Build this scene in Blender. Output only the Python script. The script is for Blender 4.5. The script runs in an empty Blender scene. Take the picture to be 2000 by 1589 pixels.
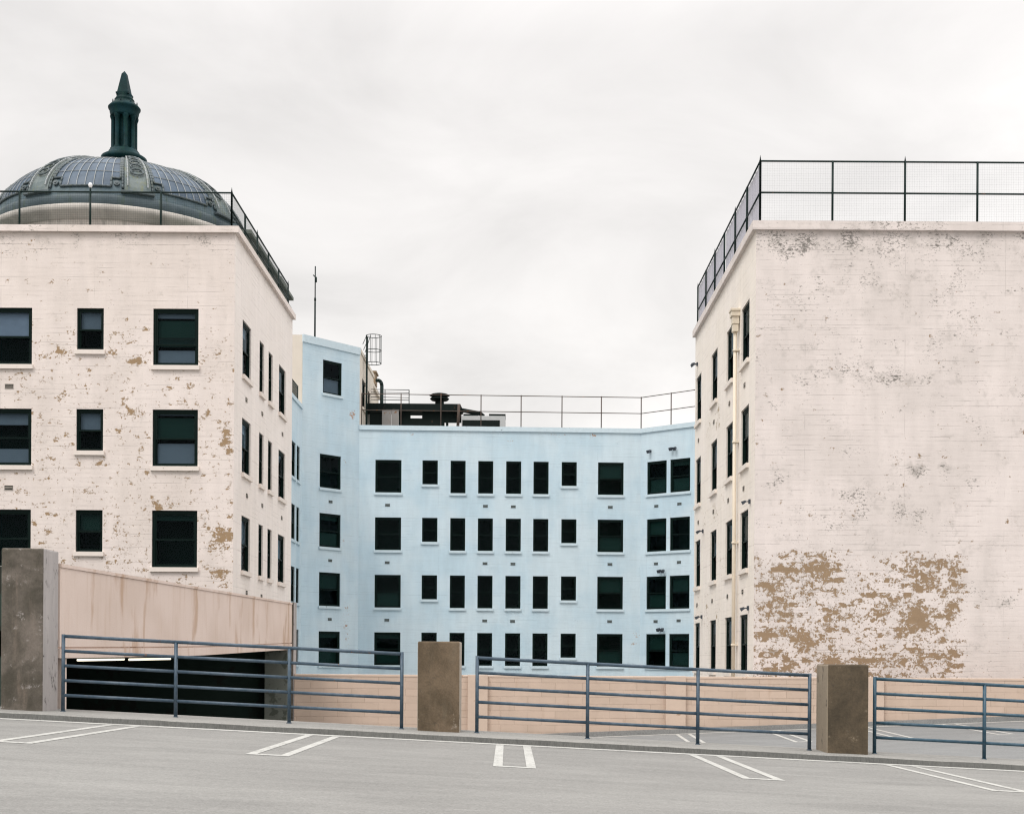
import bpy, math, random
from mathutils import Matrix, Vector, noise as mn
random.seed(7)
R = math.radians
SC = bpy.context.scene
COL = SC.collection

# ------------------------------------------------------------------ camera
F = 2580.0; PX, PY, ROLL, CZ = 1007.0, 1280.0, 0.0065, 1.23      # calibration of the photograph
cd = bpy.data.cameras.new('camera'); cam = bpy.data.objects.new('camera', cd); COL.objects.link(cam)
cd.sensor_width = 36.0; cd.lens = 36.0 * F / 2000.0
cd.shift_x = (1000 - PX) / 2000.0; cd.shift_y = (PY - 794.5) / 2000.0
cd.clip_start = 0.1; cd.clip_end = 5000
cam.matrix_world = Matrix.Translation((0, 0, CZ)) @ Matrix.Rotation(R(90), 4, 'X') @ Matrix.Rotation(ROLL, 4, 'Z')
SC.camera = cam
SC.view_settings.view_transform = 'Standard'; SC.view_settings.look = 'None'
SC.view_settings.exposure = 0.12; SC.view_settings.gamma = 1.0
try: SC.view_settings.use_curve_mapping = False
except Exception: pass
SC.cycles.max_bounces = 6; SC.cycles.diffuse_bounces = 4; SC.cycles.transparent_max_bounces = 12
SC.cycles.sample_clamp_indirect = 4.0; SC.cycles.use_denoising = True
SC.cycles.filter_width = 1.2

# ------------------------------------------------------------------ world (overcast sky)
SUN_EL, SUN_AZ = 52.0, -35.0       # azimuth from -Y (behind the camera), towards -X
world = bpy.data.worlds.new('World'); SC.world = world; world.use_nodes = True
wt = world.node_tree; wt.nodes.clear()
def wn(t, **k):
    n = wt.nodes.new(t)
    for a, b in k.items(): setattr(n, a, b)
    return n
def wmath(op, a, b=None, c=None):
    n = wn('ShaderNodeMath', operation=op)
    for i, v in enumerate((a, b, c)):
        if v is None: continue
        if isinstance(v, (int, float)): n.inputs[i].default_value = v
        else: wt.links.new(v, n.inputs[i])
    return n.outputs[0]
out = wn('ShaderNodeOutputWorld'); bg = wn('ShaderNodeBackground'); tc = wn('ShaderNodeTexCoord')
sky = wn('ShaderNodeTexSky', sky_type='NISHITA'); sky.sun_disc = False
sky.sun_elevation = R(SUN_EL); sky.sun_rotation = R(180 - SUN_AZ)
bsky = wn('ShaderNodeBackground'); wt.links.new(sky.outputs[0], bsky.inputs[0]); bsky.inputs[1].default_value = 0.06
sep = wn('ShaderNodeSeparateXYZ'); wt.links.new(tc.outputs['Generated'], sep.inputs[0])
zc = wmath('MAXIMUM', sep.outputs[2], 0.0)
# cloud deck: direction projected on a plane overhead
dz = wmath('ADD', zc, 0.22)
cx = wmath('DIVIDE', sep.outputs[0], dz); cy = wmath('DIVIDE', sep.outputs[1], dz)
cmb = wn('ShaderNodeCombineXYZ'); wt.links.new(cx, cmb.inputs[0]); wt.links.new(cy, cmb.inputs[1])
n1 = wn('ShaderNodeTexNoise'); n1.inputs['Scale'].default_value = 2.3; n1.inputs['Detail'].default_value = 8; n1.inputs['Roughness'].default_value = 0.56
n1.inputs['Distortion'].default_value = 0.5
wt.links.new(cmb.outputs[0], n1.inputs['Vector'])
n2 = wn('ShaderNodeTexNoise'); n2.inputs['Scale'].default_value = 0.55; n2.inputs['Detail'].default_value = 3
wt.links.new(cmb.outputs[0], n2.inputs['Vector'])
cl = wmath('ADD', wmath('MULTIPLY', wmath('SUBTRACT', n1.outputs[0], 0.5), 0.50), wmath('MULTIPLY', wmath('SUBTRACT', n2.outputs[0], 0.5), 0.28))
# brighter towards the zenith like a real overcast sky (CIE), slightly brighter near the horizon haze
mr = wn('ShaderNodeMapRange'); mr.inputs['From Min'].default_value = 0.42; mr.inputs['From Max'].default_value = 1.0
mr.inputs['To Min'].default_value = 0.0; mr.inputs['To Max'].default_value = 1.9; wt.links.new(zc, mr.inputs['Value'])
lum = wmath('ADD', wmath('ADD', wmath('SUBTRACT', 0.935, wmath('MULTIPLY', zc, 0.20)), mr.outputs[0]), cl)
lum = wmath('ADD', lum, wmath('MULTIPLY', sep.outputs[0], 0.10))
warm = wn('ShaderNodeMix', data_type='RGBA'); wt.links.new(wmath('MULTIPLY', zc, 2.2), warm.inputs[0])
warm.inputs[6].default_value = (1.0, 0.975, 0.945, 1); warm.inputs[7].default_value = (0.995, 0.968, 0.955, 1)
wt.links.new(warm.outputs[2], bg.inputs[0]); wt.links.new(lum, bg.inputs[1])
ms = wn('ShaderNodeMixShader'); ms.inputs[0].default_value = 0.96
wt.links.new(bsky.outputs[0], ms.inputs[1]); wt.links.new(bg.outputs[0], ms.inputs[2]); wt.links.new(ms.outputs[0], out.inputs[0])

sd = bpy.data.lights.new('sun', 'SUN'); sd.energy = 1.35; sd.angle = R(20); sd.color = (1, 0.965, 0.92)
sun = bpy.data.objects.new('sun', sd); COL.objects.link(sun)
ca, sa = math.cos(R(SUN_EL)), math.sin(R(SUN_EL))
sun.rotation_euler = Vector((math.sin(R(SUN_AZ)) * ca, -math.cos(R(SUN_AZ)) * ca, sa)).to_track_quat('Z', 'Y').to_euler()

# ------------------------------------------------------------------ helpers
def uv2(x, y):
    u, v = x - PX, y - PY
    return u + v * ROLL, v - u * ROLL
def at(x, y, Y):
    u, v = uv2(x, y)
    return Vector((u * Y / F, Y, CZ - v * Y / F))

class MB:
    def __init__(s): s.v = []; s.f = []; s.uv = []; s.mi = []; s.sm = []; s.at = {}
    def vert(s, p): s.v.append(tuple(p)); return len(s.v) - 1
    def face(s, pts, uv=None, mi=0, sm=False):
        s.f.append([s.vert(p) for p in pts]); s.uv.append(uv or [(0, 0)] * len(pts)); s.mi.append(mi); s.sm.append(sm)
    def facei(s, idx, uv=None, mi=0, sm=False):
        s.f.append(list(idx)); s.uv.append(uv or [(0, 0)] * len(idx)); s.mi.append(mi); s.sm.append(sm)
    def box(s, x0, x1, y0, y1, z0, z1, mi=0, zf=None, m=None):
        p = [(x, y, z) for z in (z0, z1) for y in (y0, y1) for x in (x0, x1)]
        if zf: p = [(x, y, z + zf(x, y)) for x, y, z in p]
        if m: p = [tuple(m @ Vector(q)) for q in p]
        b = len(s.v); s.v += p
        for q in ((0, 2, 3, 1), (4, 5, 7, 6), (0, 1, 5, 4), (2, 6, 7, 3), (0, 4, 6, 2), (1, 3, 7, 5)):
            uv = []
            for i in q:
                a = p[i]; uv.append((a[0] + a[1], a[2]) if q not in ((0, 2, 3, 1), (4, 5, 7, 6)) else (a[0], a[1]))
            s.facei([b + i for i in q], uv, mi)
    def prism(s, poly, a0, a1, axis='x', mi=0):
        # poly in the two other axes, extruded along axis
        def mk(a, p):
            return {'x': (a, p[0], p[1]), 'y': (p[0], a, p[1]), 'z': (p[0], p[1], a)}[axis]
        n = len(poly); b = len(s.v)
        s.v += [mk(a0, p) for p in poly] + [mk(a1, p) for p in poly]
        s.facei([b + i for i in range(n)][::-1], [tuple(p) for p in poly][::-1], mi)
        s.facei([b + n + i for i in range(n)], [tuple(p) for p in poly], mi)
        for i in range(n):
            j = (i + 1) % n
            s.facei([b + i, b + j, b + n + j, b + n + i], [(a0, poly[i][1]), (a0, poly[j][1]), (a1, poly[j][1]), (a1, poly[i][1])], mi)
    def tube(s, p0, p1, r, n=8, r1=None, mi=0, cap=True):
        p0, p1 = Vector(p0), Vector(p1); d = (p1 - p0)
        if d.length < 1e-6: return
        d.normalize(); a = d.cross(Vector((0, 0, 1)))
        if a.length < .05: a = d.cross(Vector((1, 0, 0)))
        a.normalize(); c = d.cross(a); r1 = r if r1 is None else r1; b = len(s.v)
        L = (p1 - p0).length
        for q, rr in ((p0, r), (p1, r1)):
            for i in range(n):
                t = 2 * math.pi * (i + .5) / n
                s.v.append(tuple(q + a * math.cos(t) * rr + c * math.sin(t) * rr))
        for i in range(n):
            j = (i + 1) % n
            s.facei([b + i, b + j, b + n + j, b + n + i], [(i * .05, 0), (i * .05 + .05, 0), (i * .05 + .05, L), (i * .05, L)], mi, n > 5)
        if cap:
            s.facei([b + i for i in range(n)][::-1], None, mi); s.facei([b + n + i for i in range(n)], None, mi)
    def path(s, pts, r, n=6):
        for a, b in zip(pts, pts[1:]): s.tube(a, b, r, n)
    def lathe(s, c, prof, n=32, sm=True, rot=0, mi=0):
        b = len(s.v)
        for r, z in prof:
            for i in range(n):
                t = 2 * math.pi * i / n + rot
                s.v.append((c[0] + r * math.cos(t), c[1] + r * math.sin(t), c[2] + z))
        for k in range(len(prof) - 1):
            for i in range(n):
                j = (i + 1) % n
                s.facei([b + k * n + i, b + k * n + j, b + (k + 1) * n + j, b + (k + 1) * n + i],
                        [(i, prof[k][1]), (i + 1, prof[k][1]), (i + 1, prof[k + 1][1]), (i, prof[k + 1][1])], mi, sm)
    def mesh(s, name, mats, org=(0, 0, 0)):
        me = bpy.data.meshes.new(name)
        me.from_pydata([(x - org[0], y - org[1], z - org[2]) for x, y, z in s.v], [], s.f)
        uvl = me.uv_layers.new(name='UVMap')
        k = 0; flat = []
        for u in s.uv:
            for q in u: flat += [q[0], q[1]]
        uvl.data.foreach_set('uv', flat)
        me.polygons.foreach_set('material_index', s.mi); me.polygons.foreach_set('use_smooth', s.sm)
        for an, d in s.at.items():
            a = me.attributes.new(an, 'FLOAT', 'POINT')
            a.data.foreach_set('value', [d.get(i, 0.0) for i in range(len(s.v))])
        for m in mats: me.materials.append(m)
        me.update(); return me

WM = {}
def link(name, data, parent=None, mat=None):
    o = bpy.data.objects.new(name, data); COL.objects.link(o)
    setm(o, parent, mat or Matrix.Identity(4)); return o
def setm(o, parent, mat):
    if parent:
        o.parent = parent; o.matrix_parent_inverse = WM[parent.name].inverted()
    o.matrix_basis = mat; WM[o.name] = mat.copy()
def obj(name, mb, mats, parent=None, bevel=0):
    if not isinstance(mats, (list, tuple)): mats = [mats]
    xs, ys, zs = zip(*mb.v)
    org = ((min(xs) + max(xs)) / 2, (min(ys) + max(ys)) / 2, min(zs))
    o = link(name, mb.mesh(name, mats, org), parent, Matrix.Translation(org))
    if bevel:
        b = o.modifiers.new('bevel', 'BEVEL'); b.width = bevel; b.segments = 2; b.limit_method = 'ANGLE'
    return o
def tag(o, label=None, cat=None, group=None, kind=None):
    for k, v in (('label', label), ('category', cat), ('group', group), ('kind', kind)):
        if v: o[k] = v
    return o
def empty(name, loc, label, cat, group=None):
    o = bpy.data.objects.new(name, None); COL.objects.link(o); o.empty_display_size = .3
    setm(o, None, Matrix.Translation(loc)); return tag(o, label, cat, group)

# ------------------------------------------------------------------ materials
class NT:
    def __init__(s, name, rough=.8):
        s.m = bpy.data.materials.new(name); s.m.use_nodes = True; s.t = s.m.node_tree
        s.b = s.t.nodes['Principled BSDF']; s.b.inputs['Roughness'].default_value = rough
    def n(s, t, **k):
        q = s.t.nodes.new(t)
        for a, b in k.items(): setattr(q, a, b)
        return q
    def put(s, sock, v):
        if v is None: return
        if isinstance(v, (int, float)):
            sock.default_value = v
        elif isinstance(v, (tuple, list)):
            sock.default_value = tuple(v) + ((1,) if len(v) == 3 and sock.type == 'RGBA' else ())
        else: s.t.links.new(v, sock)
    def mth(s, op, a, b=None, c=None, clamp=False):
        q = s.n('ShaderNodeMath', operation=op, use_clamp=clamp)
        for i, v in enumerate((a, b, c)): s.put(q.inputs[i], v)
        return q.outputs[0]
    def uv(s): return s.n('ShaderNodeUVMap').outputs[0]
    def pos(s): return s.n('ShaderNodeNewGeometry').outputs['Position']
    def attr(s, name): return s.n('ShaderNodeAttribute', attribute_name=name).outputs['Fac']
    def sep(s, v):
        q = s.n('ShaderNodeSeparateXYZ'); s.put(q.inputs[0], v); return q.outputs
    def comb(s, x, y, z=0.0):
        q = s.n('ShaderNodeCombineXYZ'); s.put(q.inputs[0], x); s.put(q.inputs[1], y); s.put(q.inputs[2], z); return q.outputs[0]
    def scale(s, v, sc, loc=(0, 0, 0)):
        q = s.n('ShaderNodeMapping'); s.put(q.inputs['Vector'], v); q.inputs['Scale'].default_value = sc; q.inputs['Location'].default_value = loc
        return q.outputs[0]
    def noise(s, v, sc, det=4, ro=.5, dis=0.0):
        q = s.n('ShaderNodeTexNoise'); s.put(q.inputs['Vector'], v)
        q.inputs['Scale'].default_value = sc; q.inputs['Detail'].default_value = det
        q.inputs['Roughness'].default_value = ro; q.inputs['Distortion'].default_value = dis
        return q.outputs[0]
    def step(s, v, a, b):
        q = s.n('ShaderNodeMapRange', interpolation_type='SMOOTHSTEP'); s.put(q.inputs[0], v)
        q.inputs[1].default_value = a; q.inputs[2].default_value = b; return q.outputs[0]
    def mix(s, f, a, b):
        q = s.n('ShaderNodeMix', data_type='RGBA'); s.put(q.inputs[0], f); s.put(q.inputs[6], a); s.put(q.inputs[7], b); return q.outputs[2]
    def mul(s, col, f):
        q = s.n('ShaderNodeVectorMath', operation='SCALE'); s.put(q.inputs[0], col); s.put(q.inputs['Scale'], f); return q.outputs[0]
    def color(s, v): s.put(s.b.inputs['Base Color'], v)
    def bump(s, h, dist=.01, st=1.0):
        q = s.n('ShaderNodeBump'); q.inputs['Distance'].default_value = dist; q.inputs['Strength'].default_value = st
        s.put(q.inputs['Height'], h); s.t.links.new(q.outputs[0], s.b.inputs['Normal'])

def paint_wall(name, base, dirty, bare, seed, boards=.155, grime=(.16, .145, .125), peel_bias=0.0):
    """painted board-marked concrete: attribute 'peel' says where paint has come off, 'grime' where specks sit"""
    t = NT(name, .85); uv = t.uv(); sp = t.sep(uv); u, z = sp[0], sp[1]
    P = t.comb(u, z, seed)
    zq = t.mth('MULTIPLY', t.mth('FLOOR', t.mth('DIVIDE', t.mth('ADD', z, t.mth('MULTIPLY', t.mth('SUBTRACT', t.noise(P, 3.0, 3), .5), .12)), boards)), boards)
    Pq = t.comb(u, t.mth('MULTIPLY', zq, 2.3), seed + 3)
    a = t.noise(t.scale(P, (1, 1.35, 1)), 4.0, 12, .74, .35)
    b = t.noise(Pq, 1.5, 9, .62)
    c = t.noise(P, 12, 8, .75)
    n = t.mth('ADD', t.mth('ADD', t.mth('MULTIPLY', a, .43), t.mth('MULTIPLY', b, .35)), t.mth('MULTIPLY', c, .22))
    # a little contrast
    n = t.mth('ADD', t.mth('MULTIPLY', t.mth('SUBTRACT', n, .5), 2.8), .5)
    pk = t.attr('peel')
    m = t.mth('ADD', n, t.mth('MULTIPLY', pk, .34))
    mask = t.mth('MULTIPLY', t.step(m, .835 - peel_bias, .85 - peel_bias), t.step(pk, .04, .12))
    # fine flakes
    fl = t.noise(P, 9.0, 7, .7, .4)
    fmask = t.step(t.mth('ADD', fl, t.mth('MULTIPLY', t.mth('MAXIMUM', pk, .0), .13)), .70, .712)
    mask = t.mth('MAXIMUM', mask, t.mth('MULTIPLY', fmask, t.step(pk, .02, .15)))
    # board lines, broken
    fr = t.mth('FRACT', t.mth('DIVIDE', t.mth('ADD', z, t.mth('MULTIPLY', t.noise(t.comb(t.mth('MULTIPLY', u, .35), z, 9.0), 1.0, 2), .02)), boards))
    ln = t.mth('SUBTRACT', 1.0, t.step(t.mth('ABSOLUTE', t.mth('SUBTRACT', fr, .5)), .0, .055))
    br = t.step(t.noise(t.comb(t.mth('MULTIPLY', u, .55), t.mth('MULTIPLY', z, 5.0), seed), 1.0, 6, .7), .47, .62)
    ln = t.mth('MULTIPLY', ln, br)
    # storey joints
    fj = t.mth('ABSOLUTE', t.mth('SUBTRACT', t.mth('FRACT', t.mth('DIVIDE', t.mth('ADD', z, t.mth('MULTIPLY', t.noise(t.comb(u, 0.0, 1.0), 1.2, 4), .03)), 3.35)), .42))
    jl = t.mth('SUBTRACT', 1.0, t.step(fj, .001, .005))
    jl = t.mth('MULTIPLY', jl, t.step(t.noise(t.comb(t.mth('MULTIPLY', u, 1.3), z, 4.0), 1.0, 5, .65), .44, .56))
    fv = t.mth('ABSOLUTE', t.mth('SUBTRACT', t.mth('FRACT', t.mth('DIVIDE', t.mth('ADD', u, t.mth('MULTIPLY', t.noise(t.comb(0.0, z, 6.0), 1.1, 3), .03)), 3.1)), .5))
    vl = t.mth('MULTIPLY', t.mth('SUBTRACT', 1.0, t.step(fv, .001, .005)), t.step(t.noise(t.comb(u, t.mth('MULTIPLY', z, .9), 8.0), 1.0, 3), .5, .6))
    # cracks / hairlines
    ck = t.noise(P, 1.3, 8, .6, .8)
    crack = t.mth('SUBTRACT', 1.0, t.step(t.mth('ABSOLUTE', t.mth('SUBTRACT', ck, .5)), .0, .0035))
    crack = t.mth('MULTIPLY', crack, t.step(t.noise(P, .9, 2), .55, .65))
    # colour
    big = t.noise(P, .45, 4, .55); fine = t.noise(P, 22, 3, .6)
    run = t.noise(t.comb(t.mth('MULTIPLY', u, 2.6), t.mth('MULTIPLY', z, .35), seed), 1.0, 5, .6)
    col = t.mix(t.step(big, .35, .66), base, dirty)
    col = t.mul(col, t.mth('ADD', .935, t.mth('MULTIPLY', t.mth('ADD', t.mth('MULTIPLY', t.step(fine, .3, .7), .35), t.mth('MULTIPLY', t.step(run, .3, .7), .6)), .12)))
    lines = t.mth('MINIMUM', t.mth('ADD', t.mth('ADD', t.mth('MULTIPLY', ln, .50), t.mth('MULTIPLY', jl, .32)), t.mth('ADD', t.mth('MULTIPLY', vl, .2), t.mth('MULTIPLY', crack, .28))), 1.0)
    col = t.mix(lines, col, grime)
    # grime specks: where the attribute asks for it, plus a few everywhere
    g = t.attr('grime')
    sk = t.noise(t.scale(P, (1, 2.0, 1)), 9.0, 10, .8, .4)
    sk2 = t.noise(P, 1.4, 4, .6)
    sm = t.step(t.mth('ADD', t.mth('ADD', sk, t.mth('MULTIPLY', t.mth('SUBTRACT', sk2, .5), .45)), t.mth('MULTIPLY', g, .13)), .69, .715)
    soft = t.mth('MULTIPLY', t.step(t.mth('ADD', t.noise(P, 2.3, 7, .68), t.mth('MULTIPLY', g, .12)), .60, .82), .34)
    col = t.mix(soft, col, t.mul(grime, 1.7) if False else tuple(min(1, q * 1.9) for q in grime))
    col = t.mix(t.mth('MULTIPLY', sm, .85), col, grime)
    # bare cement under the paint, lighter ragged rim
    bc = t.mix(t.noise(P, 3.0, 5, .6), bare, tuple(q * .74 for q in bare))
    rim = t.mth('MULTIPLY', t.step(m, .80 - peel_bias, .835 - peel_bias), t.mth('SUBTRACT', 1.0, mask))
    col = t.mix(t.mth('MULTIPLY', rim, t.mth('MULTIPLY', t.step(pk, .05, .3), .30)), col, (.5, .44, .37))
    bc = t.mul(bc, t.mth('ADD', .9, t.mth('MULTIPLY', fine, .2)))
    bc = t.mix(t.mth('MULTIPLY', ln, .3), bc, grime)
    col = t.mix(mask, col, bc)
    t.color(col)
    h = t.mth('SUBTRACT', t.mth('ADD', t.mth('MULTIPLY', fine, .12), t.mth('MULTIPLY', t.noise(t.comb(t.mth('MULTIPLY', u, .6), t.mth('MULTIPLY', z, 7), 2.0), 1.0, 4), .7)), t.mth('ADD', t.mth('MULTIPLY', mask, .35), t.mth('MULTIPLY', lines, .9)))
    t.bump(h, .012, .8)
    return t.m

def flat(name, col, rough=.6, var=.12, sc=4, metal=0.0, bump=0.0, spots=None):
    t = NT(name, rough); p = t.pos()
    n = t.noise(p, sc, 6, .6)
    c = t.mul(t.mix(0.0, col, col), t.mth('ADD', 1 - var, t.mth('MULTIPLY', n, 2 * var)))
    if spots:
        m = t.step(t.noise(p, spots[1], 7, .65), spots[2], spots[2] + .05)
        c = t.mix(m, c, spots[0])
    t.color(c); t.b.inputs['Metallic'].default_value = metal
    if max(col) < .09: t.b.inputs['Specular IOR Level'].default_value = .15
    if bump: t.bump(n, bump)
    return t.m

WHITE_L = paint_wall('wall_paint_left', (.815, .725, .68), (.745, .66, .61), (.40, .27, .155), 1.0)
WHITE_LS = paint_wall('wall_paint_left_court', (.87, .80, .755), (.84, .77, .72), (.42, .29, .17), 5.0, grime=(.3, .26, .22))
WHITE_R = paint_wall('wall_paint_right', (.76, .685, .65), (.675, .61, .575), (.355, .245, .15), 11.0, grime=(.13, .12, .105))
WHITE_RS = paint_wall('wall_paint_right_court', (.88, .81, .74), (.85, .78, .70), (.42, .31, .18), 15.0, grime=(.28, .24, .19))
BLUE = paint_wall('wall_paint_blue', (.565, .675, .735), (.49, .625, .705), (.48, .33, .25), 21.0, grime=(.17, .24, .29))
CREAM_RENDER = flat('cream_render', (.66, .60, .52), .85, .1, 2)
TRIM_W = flat('trim_paint_white', (.79, .71, .65), .75, .07, 5, bump=.004, spots=((.38, .32, .27), 6, .64))
TRIM_B = flat('trim_paint_blue', (.54, .645, .70), .75, .12, 5, bump=.004, spots=((.27, .33, .37), 6, .64))
FRAME = flat('window_frame_paint', (.0022, .0105, .0085), .6, .3, 8)
FRAME.node_tree.nodes['Principled BSDF'].inputs['Specular IOR Level'].default_value = .12
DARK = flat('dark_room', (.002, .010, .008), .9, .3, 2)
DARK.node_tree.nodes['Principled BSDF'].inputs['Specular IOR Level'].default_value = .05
def glass():
    t = NT('window_glass', .04); s = t
    tr = s.n('ShaderNodeBsdfTransparent'); tr.inputs[0].default_value = (.80, .86, .87, 1)
    gl = s.n('ShaderNodeBsdfGlossy'); gl.inputs['Roughness'].default_value = .03; gl.inputs[0].default_value = (.6, .75, .85, 1)
    bp = s.n('ShaderNodeBump'); bp.inputs['Distance'].default_value = .004; s.put(bp.inputs['Height'], s.noise(s.pos(), 1.7, 2)); s.t.links.new(bp.outputs[0], gl.inputs['Normal'])
    fr = s.n('ShaderNodeFresnel'); fr.inputs[0].default_value = 1.28
    mx = s.n('ShaderNodeMixShader'); s.put(mx.inputs[0], s.mth('MULTIPLY', fr.outputs[0], .45))
    s.t.links.new(tr.outputs[0], mx.inputs[1]); s.t.links.new(gl.outputs[0], mx.inputs[2])
    s.t.links.new(mx.outputs[0], s.t.nodes['Material Output'].inputs['Surface'])
    return s.m
GLASS = glass()
BLIND_REFL = flat('blind_reflection_slate', (.115, .15, .195), .8, .1, 3)  # slate tone serves blinds and painted-in sky reflections in the panes
SCREEN = flat('insect_screen', (.006, .028, .023), .8, .2, 3)
REFL_PALE = flat('pane_reflection_pale', (.20, .25, .34), .8, .4, 1)  # pale reflection in a pane, put into a sheet's colour
IRON = flat('dark_iron_paint', (.006, .018, .016), .5, .3, 6, spots=((.10, .04, .02), 3, .66))
RUST = flat('rusty_pipe', (.085, .065, .055), .7, .35, 5, spots=((.18, .08, .035), 4, .6))
VENTM = flat('vent_dark', (.02, .022, .02), .8)
VENTS = flat('vent_slat', (.42, .38, .33), .7)
VENTSB = flat('vent_slat_blue', (.22, .26, .26), .7)
PIPE = flat('cream_downpipe', (.74, .655, .53), .5, .06, 4, spots=((.4, .3, .2), 6, .7))
LAMPM = flat('lamp_housing', (.06, .07, .085), .5)

def asphalt(name, base, seed, scl=1.0):
    t = NT(name, .88); p = t.pos(); sp = t.sep(p)
    P = t.comb(sp[0], sp[1], seed)
    g = t.noise(P, 48, 3, .8); g2 = t.noise(P, 17, 5, .75)
    big = t.noise(t.scale(P, (.35, 1.0, 1)), 1.1, 6, .6, .4)
    st = t.noise(t.scale(P, (.42, 1.25, 1)), 1.6, 10, .74, .8)
    vb = t.noise(P, .22, 3, .5)
    f = t.mth('ADD', t.mth('ADD', t.mth('MULTIPLY', t.step(g, .35, .65), .30), t.mth('MULTIPLY', t.step(g2, .35, .65), .20)), t.mth('ADD', t.mth('MULTIPLY', t.step(big, .3, .7), .16), t.mth('ADD', t.mth('MULTIPLY', t.step(st, .32, .68), .17), t.mth('MULTIPLY', vb, .22))))
    col = t.mul(t.mix(0.0, base, base), t.mth('ADD', .45, f))
    wp = t.step(t.noise(t.scale(P, (.5, 1.6, 1)), 1.3, 8, .7, .6), .60, .75)
    col = t.mix(t.mth('MULTIPLY', wp, .14), col, (.66, .65, .62))
    dk = t.step(t.noise(t.scale(P, (.45, 1.6, 1), (3, 2, 0)), 1.0, 9, .74, .5), .58, .78)
    col = t.mix(t.mth('MULTIPLY', dk, .5), col, (.16, .155, .145))
    sp2 = t.step(t.noise(P, 8.5, 2, .5), .80, .82)
    col = t.mix(t.mth('MULTIPLY', sp2, .6), col, (.1, .1, .09))
    ck = t.mth('SUBTRACT', 1.0, t.step(t.mth('ABSOLUTE', t.mth('SUBTRACT', t.noise(P, .55, 9, .62, .6), .5)), .0, .0022))
    ck = t.mth('MULTIPLY', ck, t.step(t.noise(P, .5, 3), .5, .62))
    col = t.mix(t.mth('MULTIPLY', ck, .45), col, (.09, .088, .08))
    t.color(col); t.bump(t.mth('ADD', g, t.mth('MULTIPLY', g2, .6)), .004, .5)
    return t.m
DECK = asphalt('deck_coating', (.214, .211, .200), 2.0)
DECK2 = asphalt('lower_deck_coating', (.185, .19, .19), 8.0)
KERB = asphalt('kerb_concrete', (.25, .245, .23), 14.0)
KERBF = asphalt('kerb_face_shade_scuff', (.115, .115, .108), 17.0)  # shade of the upright face put into the colour, with tarry tyre scuffs
def line_paint():
    t = NT('line_paint', .7); p = t.pos()
    n = t.noise(p, 26, 6, .72); w = t.noise(p, 2.6, 4, .6)
    c = t.mix(t.step(t.mth('ADD', n, t.mth('MULTIPLY', w, .4)), .66, .86), (.45, .45, .425), (.28, .28, .262))
    t.color(t.mul(c, t.mth('ADD', .92, t.mth('MULTIPLY', n, .14)))); return t.m
LINE = line_paint()
def pillar_mat(name, c0, c1, streak, pale, seed):
    t = NT(name, .85); p = t.pos(); sp = t.sep(p); z = sp[2]
    P = t.scale(p, (1, 1, 1), (seed, 0, 0))
    V = t.scale(P, (6, 6, .9)); a = t.noise(P, 1.5, 7, .62, .4); b = t.noise(V, 1.0, 6, .62); f = t.noise(P, 34, 4, .7)
    c = t.mix(t.step(a, .32, .68), c0, c1)
    c = t.mix(t.mth('MULTIPLY', t.step(b, .5, .8), .55), c, streak)
    ps = t.step(t.mth('ADD', t.noise(P, 6, 8, .72), t.mth('MULTIPLY', t.noise(P, 1.1, 2), .3)), .75, .87)
    c = t.mix(t.mth('MULTIPLY', ps, .6), c, pale)
    fg = t.mth('ABSOLUTE', t.mth('SUBTRACT', t.noise(P, 2.0, 3), .5))
    c = t.mix(t.mth('MULTIPLY', t.mth('SUBTRACT', 1.0, t.step(fg, 0, .004)), .35), c, (.05, .045, .035))
    hole = t.step(t.noise(P, 17, 2, .5), .76, .78)
    c = t.mix(t.mth('MULTIPLY', hole, .5), c, (.05, .04, .03))
    c = t.mul(c, t.mth('ADD', .78, t.mth('ADD', t.mth('MULTIPLY', t.step(f, .3, .7), .22), t.mth('MULTIPLY', t.step(t.noise(P, 12, 5, .7), .3, .7), .22))))
    # side faces (facing +X / -X) have their own weathering
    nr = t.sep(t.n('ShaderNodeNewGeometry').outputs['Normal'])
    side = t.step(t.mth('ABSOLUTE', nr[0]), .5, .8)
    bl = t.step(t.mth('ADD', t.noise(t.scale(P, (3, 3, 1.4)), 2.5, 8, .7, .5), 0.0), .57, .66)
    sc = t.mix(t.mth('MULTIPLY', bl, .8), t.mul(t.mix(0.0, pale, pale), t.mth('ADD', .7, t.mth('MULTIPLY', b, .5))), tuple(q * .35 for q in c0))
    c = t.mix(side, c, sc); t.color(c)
    t.bump(t.mth('ADD', f, t.mth('MULTIPLY', a, 2)), .006, .6)
    return t.m
PIL = [pillar_mat('pillar_concrete_grey', (.060, .052, .038), (.165, .14, .118), (.23, .18, .145), (.42, .39, .38), 0.0),
       pillar_mat('pillar_concrete_tan', (.080, .057, .032), (.16, .115, .073), (.16, .13, .09), (.42, .37, .31), 4.0),
       pillar_mat('pillar_concrete_brown', (.052, .039, .023), (.115, .085, .052), (.11, .08, .05), (.27, .22, .16), 9.0)]
def rail_mat(name='railing_paint_blue', ca_=(.035, .066, .098), cb_=(.075, .108, .142)):
    t = NT(name, .5); p = t.pos()
    n = t.noise(p, 9, 6, .7); f = t.noise(p, 60, 3, .6)
    c = t.mix(t.step(n, .35, .7), ca_, cb_)
    r = t.step(t.mth('ADD', t.noise(p, 5.0, 7, .7), t.mth('MULTIPLY', f, .1)), .70, .74)
    c = t.mix(r, c, (.17, .075, .03)); c = t.mul(c, t.mth('ADD', .85, t.mth('MULTIPLY', f, .3)))
    t.color(c); t.b.inputs['Metallic'].default_value = .1; t.bump(f, .001, .4); return t.m
RAIL = rail_mat(); RAILT = rail_mat('railing_paint_teal', (.018, .062, .095), (.05, .10, .14))
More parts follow.
